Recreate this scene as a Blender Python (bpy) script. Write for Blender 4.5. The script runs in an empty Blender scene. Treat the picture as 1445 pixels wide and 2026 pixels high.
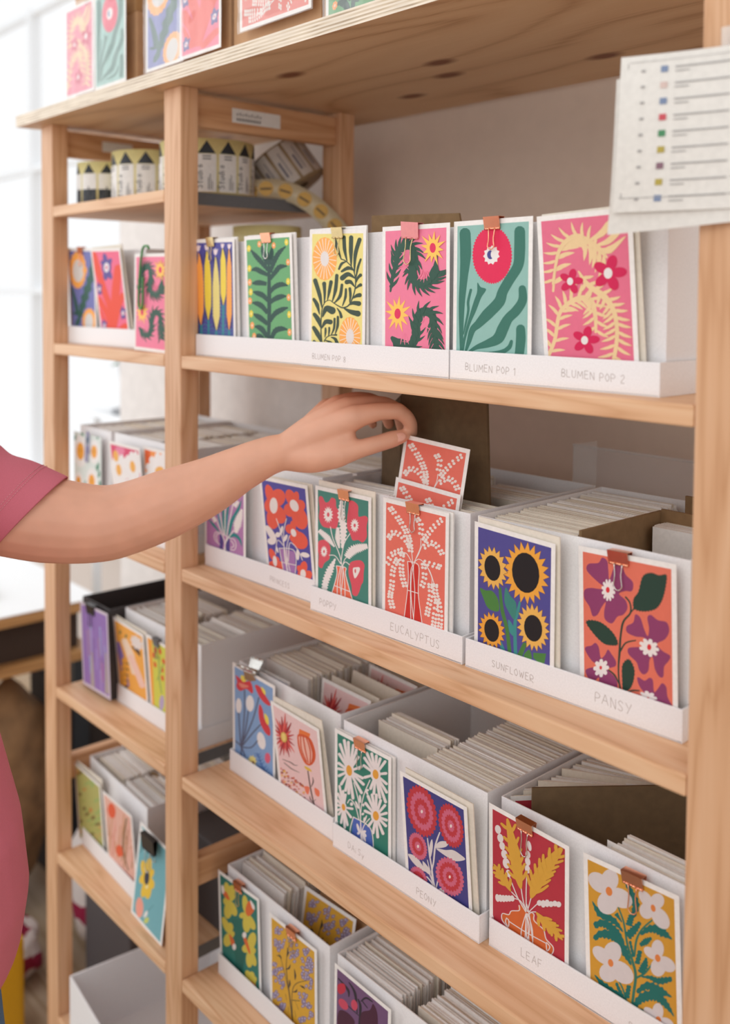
import bpy, bmesh, math, random
from mathutils import Vector, Matrix, noise
from mathutils.geometry import tessellate_polygon
PI = math.pi
R = random.Random(7)
C = bpy.context.scene.collection
scene = bpy.context.scene

# ------------------------------------------------------------ camera, world, lights
cam = bpy.data.objects.new('camera', bpy.data.cameras.new('camera')); C.objects.link(cam)
yaw, pitch, roll, FPX = 0.8494, -0.0431, 0.0071, 1937.79
F = Vector((-math.sin(yaw) * math.cos(pitch), math.cos(yaw) * math.cos(pitch), math.sin(pitch)))
rt = Vector((math.cos(yaw), math.sin(yaw), 0)); up = rt.cross(F)
rr = rt * math.cos(roll) + up * math.sin(roll); uu = -rt * math.sin(roll) + up * math.cos(roll)
M = Matrix((rr, uu, -F)).transposed().to_4x4(); M.translation = Vector((1.2156, -0.7207, 0.0855))
cam.matrix_world = M
cam.data.sensor_fit = 'VERTICAL'; cam.data.sensor_height = 36; cam.data.sensor_width = 36
cam.data.lens = FPX / 2026 * 36; cam.data.shift_y = -342.08 / 2026
cam.data.clip_start = 0.02; cam.data.clip_end = 60
cam.data.dof.use_dof = True; cam.data.dof.focus_distance = 1.06; cam.data.dof.aperture_fstop = 3.0
scene.camera = cam
scene.view_settings.view_transform = 'Standard'; scene.view_settings.look = 'None'
scene.view_settings.exposure = -0.13; scene.view_settings.gamma = 1.0
scene.view_settings.use_curve_mapping = False
w = bpy.data.worlds.new('world'); scene.world = w; w.use_nodes = True
w.node_tree.nodes['Background'].inputs[0].default_value = (0.98, 0.99, 1.0, 1)
w.node_tree.nodes['Background'].inputs[1].default_value = 1.12
def area(name, loc, target, size, power, col):
    l = bpy.data.lights.new(name, 'AREA'); l.shape = 'RECTANGLE'; l.size, l.size_y = size; l.energy = power; l.color = col
    o = bpy.data.objects.new(name, l); C.objects.link(o); o.location = loc
    o.rotation_euler = (Vector(target) - Vector(loc)).to_track_quat('-Z', 'Y').to_euler(); return o
area('window_light', (-2.6, -1.6, 0.5), (0.2, 0.1, -0.3), (1.8, 1.8), 26, (0.97, 0.98, 1.0))
area('fill_light', (0.9, -2.2, 1.1), (0.3, 0.1, -0.35), (1.6, 0.9), 9.5, (1.0, 0.95, 0.88))  # fill light added behind the camera to brighten the shelves

# ------------------------------------------------------------ materials
def lin(h, k=1.0):
    h = h.lstrip('#'); o = []
    for i in (0, 2, 4):
        c = int(h[i:i + 2], 16) / 255
        o.append(min(1, (c / 12.92 if c <= 0.04045 else ((c + 0.055) / 1.055) ** 2.4) * k))
    return (*o, 1)
MATS = {}
def mat(name, h, rough=0.6, metal=0.0, k=1.0, bump=0, bs=200, alpha=None, sss=0, var=0.04, coat=0, spec=0.5, trans=0):
    if name in MATS: return MATS[name]
    m = bpy.data.materials.new(name); m.use_nodes = True; nt = m.node_tree; b = nt.nodes['Principled BSDF']
    col = lin(h, k)
    tc = nt.nodes.new('ShaderNodeTexCoord'); n = nt.nodes.new('ShaderNodeTexNoise'); n.inputs['Scale'].default_value = bs
    nt.links.new(tc.outputs['Object'], n.inputs['Vector'])
    r = nt.nodes.new('ShaderNodeValToRGB'); nt.links.new(n.outputs['Fac'], r.inputs['Fac'])
    r.color_ramp.elements[0].position = 0.3; r.color_ramp.elements[1].position = 0.7
    r.color_ramp.elements[0].color = (*[c * (1 - var) for c in col[:3]], 1)
    r.color_ramp.elements[1].color = (*[min(1, c * (1 + var)) for c in col[:3]], 1)
    nt.links.new(r.outputs['Color'], b.inputs['Base Color'])
    b.inputs['Roughness'].default_value = rough; b.inputs['Metallic'].default_value = metal
    b.inputs['Specular IOR Level'].default_value = spec
    if coat: b.inputs['Coat Weight'].default_value = coat
    if trans: b.inputs['Transmission Weight'].default_value = trans
    if sss:
        b.inputs['Subsurface Weight'].default_value = sss; b.inputs['Subsurface Radius'].default_value = (0.012, 0.005, 0.003)
        b.inputs['Subsurface Scale'].default_value = 0.6
    if bump:
        bp = nt.nodes.new('ShaderNodeBump'); bp.inputs['Strength'].default_value = bump; bp.inputs['Distance'].default_value = 0.002
        nt.links.new(n.outputs['Fac'], bp.inputs['Height']); nt.links.new(bp.outputs['Normal'], b.inputs['Normal'])
    if alpha is not None: b.inputs['Alpha'].default_value = alpha
    MATS[name] = m; return m
def wood(name, ax, light, mid, dark, fine=1.0, knots=0.0, big=9.0, off=(0, 0, 0), st=.07, k2=False):
    """grain runs along axis ax (0,1,2) in object space"""
    m = bpy.data.materials.new(name); m.use_nodes = True; nt = m.node_tree; L = nt.links.new; b = nt.nodes['Principled BSDF']
    tc = nt.nodes.new('ShaderNodeTexCoord'); mp = nt.nodes.new('ShaderNodeMapping'); mp.inputs['Location'].default_value = off
    s = [1, 1, 1]; s[ax] = st; mp.inputs['Scale'].default_value = s
    L(tc.outputs['Object'], mp.inputs['Vector'])
    n0 = nt.nodes.new('ShaderNodeTexNoise'); n0.inputs['Scale'].default_value = big; n0.inputs['Detail'].default_value = 2
    L(mp.outputs[0], n0.inputs['Vector'])
    mul = nt.nodes.new('ShaderNodeMath'); mul.operation = 'MULTIPLY'; mul.inputs[1].default_value = 22 * fine; L(n0.outputs['Fac'], mul.inputs[0])
    fr = nt.nodes.new('ShaderNodeMath'); fr.operation = 'PINGPONG'; fr.inputs[1].default_value = 1.0; L(mul.outputs[0], fr.inputs[0])
    n1 = nt.nodes.new('ShaderNodeTexNoise'); n1.inputs['Scale'].default_value = 260; n1.inputs['Detail'].default_value = 3
    mp2 = nt.nodes.new('ShaderNodeMapping'); s2 = [1, 1, 1]; s2[ax] = 0.03; mp2.inputs['Scale'].default_value = s2
    L(tc.outputs['Object'], mp2.inputs['Vector']); L(mp2.outputs[0], n1.inputs['Vector'])
    ma = nt.nodes.new('ShaderNodeMath'); ma.operation = 'MULTIPLY_ADD'; ma.inputs[1].default_value = 0.45; L(n1.outputs['Fac'], ma.inputs[0]); 
    sc = nt.nodes.new('ShaderNodeMath'); sc.operation = 'MULTIPLY'; sc.inputs[1].default_value = 0.5; L(fr.outputs[0], sc.inputs[0]); L(sc.outputs[0], ma.inputs[2])
    r = nt.nodes.new('ShaderNodeValToRGB'); e = r.color_ramp.elements
    e[0].position = 0.12; e[0].color = lin(light); e[1].position = 0.9; e[1].color = lin(dark)
    x = e.new(0.55); x.color = lin(mid); L(ma.outputs[0], r.inputs['Fac'])
    out = r.outputs['Color']
    if knots:
        mp3 = nt.nodes.new('ShaderNodeMapping'); s3 = [1, 1, 1]; s3[ax] = 0.55; mp3.inputs['Scale'].default_value = s3; mp3.inputs['Location'].default_value = off
        L(tc.outputs['Object'], mp3.inputs['Vector'])
        v = nt.nodes.new('ShaderNodeTexVoronoi'); v.voronoi_dimensions = '2D' if k2 else '3D'; v.inputs['Scale'].default_value = knots; L(mp3.outputs[0], v.inputs['Vector'])
        kr = nt.nodes.new('ShaderNodeValToRGB'); ke = kr.color_ramp.elements
        ke[0].position = 0.035; ke[0].color = (0.0, 0, 0, 1); ke[1].position = 0.09; ke[1].color = (1, 1, 1, 1); L(v.outputs['Distance'], kr.inputs['Fac'])
        mx = nt.nodes.new('ShaderNodeMix'); mx.data_type = 'RGBA'; mx.inputs['A'].default_value = lin('#7a4423')
        L(kr.outputs['Color'], mx.inputs['Factor']); L(out, mx.inputs['B']); out = mx.outputs['Result']
    L(out, b.inputs['Base Color']); b.inputs['Roughness'].default_value = 0.55
    bp = nt.nodes.new('ShaderNodeBump'); bp.inputs['Strength'].default_value = 0.15; bp.inputs['Distance'].default_value = 0.0006
    L(n1.outputs['Fac'], bp.inputs['Height']); L(bp.outputs['Normal'], b.inputs['Normal'])
    return m
PINE = ('#e8bf98', '#e0b188', '#c69165')
W_X = wood('pine_x', 0, *PINE, big=16, knots=2.1)
W_Y = wood('pine_y', 1, '#dfb087', '#d3a074', '#b98254', big=14)
W_Z = wood('pine_z', 2, '#e0b48e', '#d7a77f', '#be895d', big=18, knots=2.3)
W_PLY = wood('plywood_face', 0, '#d9b58d', '#d2ab82', '#a87a50', big=4.5, fine=.9, knots=5.2, off=(0.33, 0.12, 0), st=.22, k2=True)
W_EDGE = wood('plywood_edge', 0, '#e6d8c4', '#d2bea2', '#8f755c', big=70, fine=0.5)
W_TAB = wood('oak_table', 1, '#c99a66', '#b98852', '#8f6238', big=12)
WHITE = mat('white_board', '#f1eff0', 0.55, bump=0.05, bs=600)
PAPER = mat('white_card', '#f4f0ec', 0.7)
IVORY = mat('ivory_envelope', '#ece3d4', 0.75)
PENCIL = mat('pencil', '#c4bcb9', 0.8)
KRAFT = mat('kraft_cardboard', '#c39a72', 0.85, bump=0.2, bs=90, var=0.08)
KRAFTD = mat('brown_cardboard', '#8d6f4d', 0.9, bump=0.2, bs=90, var=0.1)
KRAFTX = mat('shaded_cardboard', '#6a543a', 0.9, bump=0.2, bs=90, var=0.1)  # brown cardboard with the shade inside the boxes put into its colour
CHAR = mat('charcoal_board', '#4b4748', 0.6)
GREYM = mat('grey_metal_and_shade', '#73767a', 0.45, metal=0.3)  # for a metal clip, and for shade painted on the shelf ends
COPPER = mat('copper', '#f6b08e', 0.24, metal=1.0)
BRASS = mat('brass', '#d8c08e', 0.22, metal=1.0)
SILVER = mat('silver', '#d9d7d2', 0.2, metal=1.0)
PINKP = mat('pink_paint', '#ea8f90', 0.35)
BLACKP = mat('black_paint', '#1c1a1b', 0.35)
HOLE = mat('hole_dark', '#4a2d18', 0.9)

# ------------------------------------------------------------ mesh helpers
def link(name, bm, mats, parent=None, smooth=False):
    me = bpy.data.meshes.new(name); bmesh.ops.recalc_face_normals(bm, faces=bm.faces); bm.to_mesh(me); bm.free()
    for m in (mats if isinstance(mats, (list, tuple)) else [mats]): me.materials.append(m)
    if smooth:
        for p in me.polygons: p.use_smooth = True
    o = bpy.data.objects.new(name, me); C.objects.link(o)
    if parent: o.parent = parent
    return o
def tag(o, label, cat, group=None, kind=None):
    o['label'] = label
    if cat: o['category'] = cat
    if group: o['group'] = group
    if kind: o['kind'] = kind
    return o
def struct(o): o['kind'] = 'structure'; return o
def thing(name, label, cat, loc=(0, 0, 0), rz=0, group=None):
    o = bpy.data.objects.new(name, None); C.objects.link(o); o.location = loc; o.rotation_euler = (0, 0, rz)
    o.empty_display_size = 0.02
    return tag(o, label, cat, group)
def box(bm, x0, x1, y0, y1, z0, z1, bev=0, mi=0, M=None):
    vs = [bm.verts.new((x, y, z)) for x in (x0, x1) for y in (y0, y1) for z in (z0, z1)]
    fs = []
    for q in ((0, 1, 3, 2), (4, 6, 7, 5), (0, 4, 5, 1), (2, 3, 7, 6), (0, 2, 6, 4), (1, 5, 7, 3)):
        f = bm.faces.new([vs[i] for i in q]); f.material_index = mi; fs.append(f)
    geo = vs
    if bev:
        es = list({e for f in fs for e in f.edges})
        r = bmesh.ops.bevel(bm, geom=es, offset=bev, segments=2, profile=0.6, affect='EDGES')
        geo = list({v for f in r['faces'] for v in f.verts})
        for f in r['faces']: f.material_index = mi
    if M is not None: bmesh.ops.transform(bm, matrix=M, verts=geo)
    return geo
def tube(bm, pts, rads, n=12, mi=0, close=False, cap=True):
    """tube along pts with radius list"""
    pts = [Vector(p) for p in pts]; N = len(pts)
    if not isinstance(rads, (list, tuple)): rads = [rads] * N
    rings = []; up0 = None
    for i, p in enumerate(pts):
        if close: d = pts[(i + 1) % N] - pts[i - 1]
        else: d = (pts[min(i + 1, N - 1)] - pts[max(i - 1, 0)])
        d.normalize()
        if up0 is None: up0 = d.orthogonal().normalized()
        up0 = (up0 - d * up0.dot(d)).normalized(); sd = d.cross(up0)
        r = rads[i]; ra, rb = (r if isinstance(r, tuple) else (r, r))
        rings.append([bm.verts.new(p + up0 * math.cos(2 * PI * k / n) * ra + sd * math.sin(2 * PI * k / n) * rb) for k in range(n)])
    for i in range(N if close else N - 1):
        a, b = rings[i], rings[(i + 1) % N]
        for k in range(n):
            f = bm.faces.new((a[k], a[(k + 1) % n], b[(k + 1) % n], b[k])); f.material_index = mi; f.smooth = True
    if cap and not close:
        bm.faces.new(rings[0][::-1]).material_index = mi; bm.faces.new(rings[-1]).material_index = mi
    return rings
def lathe(bm, prof, n=32, mi=0, M=None):
    rings = [[bm.verts.new((r * math.cos(2 * PI * k / n), r * math.sin(2 * PI * k / n), z)) for k in range(n)] for r, z in prof]
    for a, b in zip(rings, rings[1:]):
        for k in range(n):
            f = bm.faces.new((a[k], a[(k + 1) % n], b[(k + 1) % n], b[k])); f.material_index = mi; f.smooth = True
    if M is not None: bmesh.ops.transform(bm, matrix=M, verts=[v for r in rings for v in r])
    return rings

# ------------------------------------------------------------ setting
ZF = -1.41
bm = bmesh.new(); box(bm, -4, 4, -4.5, 2.6, ZF - .05, ZF)
struct(link('floor', bm, wood('floor_wood', 0, '#c9b49b', '#b9a184', '#94795a', big=8)))
WALL = mat('wall_shaded_tint', '#dac4b3', 0.85, bump=0.15, bs=40, var=0.02)  # browner tint carries the shade behind the right bay
bm = bmesh.new()
# the wall runs behind the shelving, very slightly skewed, and stops at the window opening on the left
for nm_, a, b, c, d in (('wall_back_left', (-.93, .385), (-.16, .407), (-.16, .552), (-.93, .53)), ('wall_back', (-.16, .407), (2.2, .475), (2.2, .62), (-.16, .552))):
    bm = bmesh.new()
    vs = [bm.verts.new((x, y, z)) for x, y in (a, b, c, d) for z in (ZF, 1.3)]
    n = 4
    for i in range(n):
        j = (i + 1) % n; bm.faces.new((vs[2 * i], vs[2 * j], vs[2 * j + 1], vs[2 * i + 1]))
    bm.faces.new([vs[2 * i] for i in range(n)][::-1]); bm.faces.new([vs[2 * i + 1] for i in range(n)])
    struct(link(nm_, bm, WALL if nm_ == 'wall_back' else mat('wall_lit_tint', '#e8e2de', .85, bump=.1, bs=40)))  # one wall: window light and shade are painted as two tints
# dado band: the lower part of the wall is a slightly lighter board
bm = bmesh.new(); box(bm, 0.0, .98, 0, .006, -.30, .235, M=Matrix.Translation((-.14, .4085, 0)) @ Matrix.Rotation(math.atan(.09 / 3.13), 4, 'Z'))
struct(link('trim_1', bm, mat('board_paint', '#dfcbbb', 0.85)))
WF = mat('window_frame_paint', '#f4f6f8', 0.5)
bm = bmesh.new()
for x in (-4.0, -2.9, -1.95, -.97): box(bm, x - .015, x + .015, .98, 1.03, -.72, 1.3, bev=.004)
for z in (-.72, .1, .62, 1.28): box(bm, -4, -.95, .985, 1.025, z - .012, z + .012, bev=.004)
struct(link('window_1', bm, WF))
bm = bmesh.new(); box(bm, -4, -.93, .95, 1.1, ZF, -.74); struct(link('wall_window_side', bm, mat('wall_pale', '#e9dfd8', .8)))
bm = bmesh.new(); box(bm, -4, -.93, .80, .98, -.755, -.73, bev=.004); struct(link('trim_2', bm, WF))

# ------------------------------------------------------------ shelving
WX, DY, D, LB, RB, T = .0463, .0292, .3225, .3834, .80, .0184
XL = -WX - LB
ZS = [0.0, -.3058, -.6102, -.9126, -1.2150]
ZR = .2388; ZP = .3808
unit = thing('shelving_unit', 'pale pine shelving unit with two bays and square posts under the plywood sheet', 'shelving unit', (0, 0, ZF))
def part(name, bm, m, lab=None):
    bmesh.ops.translate(bm, vec=(0, 0, -ZF), verts=bm.verts)
    o = link(name, bm, m, unit)
    if lab: o['label'] = lab
    return o
for x0 in (XL - WX, -WX, RB):
    for y0 in (0, D - DY):
        bm = bmesh.new(); z1 = ZP if x0 < .5 else 0.60
        box(bm, x0, x0 + WX, y0, y0 + DY, ZF, z1, bev=.0022)
        if y0 > 0:
            z = ZF + .06
            while z < z1 - .02:
                for xx in (x0 + .010, x0 + WX - .010):
                    lathe(bm, [(.0035, 0), (.0035, -.0006), (0.0001, -.0006)], 10, 1, Matrix.Translation((xx, y0 + .0002, z)) @ Matrix.Rotation(PI / 2, 4, 'X'))
                z += .032
        part('post', bm, [W_Z, HOLE])
    for zt, zb in ((.374, .329), (-.751, -.793), (ZF + .12, ZF + .078)):
        bm = bmesh.new(); box(bm, x0 + .014, x0 + WX - .012, DY, D - DY, zb, zt, bev=.002); part('rail', bm, W_Y)
def shelf(x0, x1, z, y0=0.0, y1=D):
    bm = bmesh.new(); box(bm, x0 + .0006, x1 - .0006, y0, y1, z - T, z, bev=.0025)
    return part('shelf_board', bm, W_X)
for i, z in enumerate(ZS):
    shelf(XL, -WX, z)
    if i < 4: shelf(0, RB, z)
shelf(XL, -WX, ZR)
for z in (ZR, ZS[2], ZS[3]):
    bm = bmesh.new(); box(bm, -.0467, -.0459, .031, .291, z - T, z + .0005); part('end_shade_strip', bm, GREYM, 'grey strip painted as shade on the shelf end')  # thin strip whose grey paints shade over the end grain

# plywood sheet lying on the posts
ply = thing('plywood_sheet', 'thick raw plywood sheet lying across the tops of the pine posts', 'plywood sheet', (.2, .2, ZP))
ZT = .4005 - ZP
EL = [W_EDGE, mat('ply_light', '#ecdfcd', .6, bs=30, var=.08), mat('ply_dark', '#b99a76', .6, bs=60, var=.2)]
n = 9
bm = bmesh.new()
P = [(-.708, -.232), (.5992, -.212), (.5992, .2), (-.655, .188)]
lev = [ZT * i / n for i in range(n + 1)]
rings = [[bm.verts.new((x, y, z)) for x, y in P] for z in lev]
bm.faces.new(rings[0][::-1]); bm.faces.new(rings[-1])
for i in range(n):
    for k in range(4):
        f = bm.faces.new((rings[i][k], rings[i][(k + 1) % 4], rings[i + 1][(k + 1) % 4], rings[i + 1][k])); f.material_index = 1 if i % 2 == 0 else 2
link('board', bm, [W_PLY, EL[1], W_EDGE], ply)

# ------------------------------------------------------------ flat prints: shapes drawn on a card in millimetres
COLS = {}
def ink(h):
    return mat('ink_' + h.lstrip('#'), h, 0.6, var=0.02, bs=150)
def cr(pts, closed, k=5):
    n = len(pts); out = []
    rng = range(n if closed else n - 1)
    for i in rng:
        p0 = pts[(i - 1) % n] if closed or i > 0 else pts[0]
        p1 = pts[i]; p2 = pts[(i + 1) % n]; p3 = pts[(i + 2) % n] if closed or i + 2 < n else pts[-1]
        for j in range(k):
            t = j / k; a = t * t; b = a * t
            out.append(tuple(.5 * (2 * p1[c] + (p2[c] - p0[c]) * t + (2 * p0[c] - 5 * p1[c] + 4 * p2[c] - p3[c]) * a + (3 * p1[c] - p0[c] - 3 * p2[c] + p3[c]) * b) for c in (0, 1)))
    if not closed: out.append(tuple(pts[-1][:2]))
    return out
def homog(src, dst):
    A = []; 
    for (x, y), (u, v) in zip(src, dst):
        A.append([x, y, 1, 0, 0, 0, -u * x, -u * y, u]); A.append([0, 0, 0, x, y, 1, -v * x, -v * y, v])
    n = 8
    for i in range(n):
        p = max(range(i, n), key=lambda r: abs(A[r][i])); A[i], A[p] = A[p], A[i]
        for r in range(n):
            if r != i:
                f = A[r][i] / A[i][i]
                for c in range(i, n + 1): A[r][c] -= f * A[i][c]
    h = [A[i][n] / A[i][i] for i in range(n)]
    return lambda x, y: ((h[0] * x + h[1] * y + h[2]) / (h[6] * x + h[7] * y + 1), (h[3] * x + h[4] * y + h[5]) / (h[6] * x + h[7] * y + 1))
class Art:
    """collects coloured outlines; coordinates are read off a skewed view of the print and un-skewed to card millimetres"""
    def __init__(s, bg, quad=None, v=(12, 12), rect=(5, 143, 100), paper='#f4f0ec'):
        s.sh = []; s.H = homog(quad, [(rect[0], rect[1]), (rect[2], rect[1]), (rect[2], v[1]), (rect[0], v[0])]) if quad else (lambda x, y: (x, y))
        s.paper = paper; s.rect = rect
        s.g = 0; s.sh.append((0, bg, [(rect[0], 5), (rect[2], 5), (rect[2], rect[1]), (rect[0], rect[1])]))
    def raw(s, c, pts, g=None):
        if g is None: s.g += 1; g = s.g
        s.sh.append((g, c, [s.H(*p) for p in pts]))
    def P(s, c, *pts): s.raw(c, cr(pts, True))                      # smooth blob
    def G(s, c, *pts): s.raw(c, pts)                                # sharp polygon
    def E(s, c, x, y, rx, ry, rot=0, n=20):
        ca, sa = math.cos(rot), math.sin(rot)
        s.raw(c, [(x + rx * math.cos(t) * ca - ry * math.sin(t) * sa, y + rx * math.cos(t) * sa + ry * math.sin(t) * ca) for t in [2 * PI * i / n for i in range(n)]])
    def K(s, c, x, y, rx, ry, n, amp, rot=0, round_=False, sk=0):   # spiky or scalloped disc
        pts = []
        m = 4 if round_ else 2
        for i in range(n * m):
            t = 2 * PI * i / (n * m)
            k = 1 - amp + amp * (abs(math.sin(t * n / 2)) ** .6 if round_ else (1 if i % 2 == 0 else 0))
            a, b = rx * k * math.cos(t), ry * k * math.sin(t)
            pts.append((x + a * math.cos(rot) - b * math.sin(rot), y + a * math.sin(rot) + b * math.cos(rot) + sk * a))
        s.raw(c, pts)
    def S(s, c, pts, w, jag=0, ja=.3, k=6):                          # stroke of varying width, optionally jagged
        if not isinstance(w, (list, tuple)): w = [w, w]
        q = cr(pts, False, k) if len(pts) > 2 else [tuple(pts[0]), tuple(pts[1])]
        if jag:                                                      # resample
            ln = [0]
            for a, b in zip(q, q[1:]): ln.append(ln[-1] + math.dist(a, b))
            n = jag * 2; r = []
            for i in range(n + 1):
                L = ln[-1] * i / n; j = max(0, min(len(q) - 2, next((m for m in range(len(ln) - 1) if ln[m + 1] >= L), len(q) - 2)))
                t = (L - ln[j]) / max(1e-9, ln[j + 1] - ln[j]); r.append((q[j][0] + (q[j + 1][0] - q[j][0]) * t, q[j][1] + (q[j + 1][1] - q[j][1]) * t))
            q = r
        N = len(q); A = []; B = []
        for i, p in enumerate(q):
            a = q[max(i - 1, 0)]; b = q[min(i + 1, N - 1)]; dx, dy = b[0] - a[0], b[1] - a[1]; l = math.hypot(dx, dy) or 1
            f = i / (N - 1) * (len(w) - 1); j = min(int(f), len(w) - 2); ww = (w[j] + (w[j + 1] - w[j]) * (f - j)) / 2
            if jag: ww *= 1 + (ja if i % 2 else -ja)
            A.append((p[0] - dy / l * ww, p[1] + dx / l * ww)); B.append((p[0] + dy / l * ww, p[1] - dx / l * ww))
        s.g += 1; g = s.g
        for i in range(N - 1): s.raw(c, [A[i], A[i + 1], B[i + 1], B[i]], g)
        if not jag:
            for p, ww in ((q[0], w[0] / 2), (q[-1], w[-1] / 2)):
                if ww > 1: s.E(c, p[0], p[1], ww, ww, n=10)
    def petals(s, c, x, y, ps):                                      # ps: (tip x, tip y, width)
        for tx, ty, w in ps:
            mx, my = (x + tx) / 2, (y + ty) / 2; l = math.dist((x, y), (tx, ty)) / 2
            s.E(c, mx, my, l, w / 2, math.atan2(ty - y, tx - x), 18)
    def fern(s, c, spine, w, n, lens, wid, ang=.9, sides=(1, -1), curl=.3, jag=0, t0=.05, t1=1.0):
        q = cr(spine, False, 10); s.S(c, spine, w)
        for sd in sides:
            for i in range(n):
                f = t0 + (t1 - t0) * (i + (.25 if sd > 0 else .6)) / n; k = min(len(q) - 2, int(f * (len(q) - 1))); p = q[k]; nx = q[k + 1]
                th = math.atan2(nx[1] - p[1], nx[0] - p[0]); L = lens[0] + (lens[1] - lens[0]) * f if len(lens) == 2 else (lens[0] + (lens[1] - lens[0]) * min(1, f * 2) if f < .5 else lens[1] + (lens[2] - lens[1]) * (f * 2 - 1))
                a = th + sd * ang; b = a - sd * curl
                m = (p[0] + L * .5 * math.cos(a), p[1] + L * .5 * math.sin(a)); e = (m[0] + L * .5 * math.cos(b), m[1] + L * .5 * math.sin(b))
                s.S(c, [p, m, e], wid, jag=jag, ja=.25, k=3)
    def beads(s, c, pts, r, n):                                     # paired round leaves along a stem
        q = cr(pts, False, 12); L = sum(math.dist(a, b) for a, b in zip(q, q[1:])); n = max(4, int(L / (r * 2.05)))
        for i in range(n):
            k = int(i / (n - 1) * (len(q) - 2)); p, nx = q[k], q[k + 1]; th = math.atan2(nx[1] - p[1], nx[0] - p[0])
            for sd in (-1, 1):
                k_ = .98; s.E(c, p[0] + sd * r * k_ * math.sin(th) + .25 * r * sd * math.cos(th), p[1] - sd * r * k_ * math.cos(th) + .25 * r * sd * math.sin(th), r * .93, r * 1.0, th, 12)
    def mesh(s, name, th=0.35):
        bm = bmesh.new(); cols = [s.paper]; 
        W, Hh = .105, .148
        box(bm, 0, W, 0, th / 1000, 0, Hh)
        groups = {}
        placed = []; X0, X1, Y0, Y1 = s.rect[0], s.rect[2], 5, s.rect[1]
        for g, c, pts in s.sh: groups.setdefault(g, []).append((c, pts))
        flat = []
        for g, lst in groups.items():
            xs = [p[0] for c, q in lst for p in q]; ys = [p[1] for c, q in lst for p in q]; bb = (min(xs), max(xs), min(ys), max(ys)); lay = 0
            if bb[1] < X0 or bb[0] > X1 or bb[3] < Y0 or bb[2] > Y1: continue
            for b2, l2 in placed:
                if l2 >= lay and b2[0] < bb[1] and b2[1] > bb[0] and b2[2] < bb[3] and b2[3] > bb[2]: lay = l2 + 1
            placed.append((bb, lay)); flat += [(lay, c, q) for c, q in lst]
        for lay, c, pts in flat:
            xs = [p[0] for p in pts]; ys = [p[1] for p in pts]; bb = (min(xs), max(xs), min(ys), max(ys))
            if bb[1] < X0 or bb[0] > X1 or bb[3] < Y0 or bb[2] > Y1 or len(pts) < 3: continue
            if c not in cols: cols.append(c)
            y = -2e-5 - lay * 1.1e-5
            try: tris = tessellate_polygon([[Vector((p[0], p[1], 0)) for p in pts]])
            except Exception: continue
            for t in tris:
                poly = [pts[i] for i in t]
                for ax, lim, sg in ((0, X0, 1), (0, X1, -1), (1, Y0, 1), (1, Y1, -1)):
                    o = []
                    for i in range(len(poly)):
                        a, b = poly[i], poly[(i + 1) % len(poly)]; ia = (a[ax] - lim) * sg >= 0; ib = (b[ax] - lim) * sg >= 0
                        if ia: o.append(a)
                        if ia != ib:
                            u = (lim - a[ax]) / (b[ax] - a[ax]); o.append((a[0] + (b[0] - a[0]) * u, a[1] + (b[1] - a[1]) * u))
                    poly = o
                    if len(poly) < 3: break
                if len(poly) < 3: continue
                try: f = bm.faces.new([bm.verts.new((p[0] / 1000, y, p[1] / 1000)) for p in poly]); f.material_index = cols.index(c)
                except ValueError: pass
        me = bpy.data.meshes.new(name); 
        bm.to_mesh(me); bm.free()
        for i, c in enumerate(cols): me.materials.append(PAPER if i == 0 and c == '#f4f0ec' else ink(c))
        return me
def place_card(name, me, pose, label, cat='card', group=None, row_z=None, ty=None):
    """stand a 105 x 148 mm card: pose = x, y, z of its lower left corner, roll in its plane, forward lean of the two top corners"""
    x, y, z, a, sL, sR = pose[:6]
    if row_z is not None: z = max(z, row_z + .0012)
    me = me.copy()
    s_ = max(0, (sL + sR) / 2)
    if ty is not None: y = max(y, ty(x) + .0026 + s_ * .24)
    for v in me.vertices: v.co.y -= s_ * v.co.z / .148
    o = bpy.data.objects.new(name, me); C.objects.link(o)
    o.location = (x, y, z); o.rotation_euler = (0, -a, 0)
    return tag(o, label, cat, group)

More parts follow.
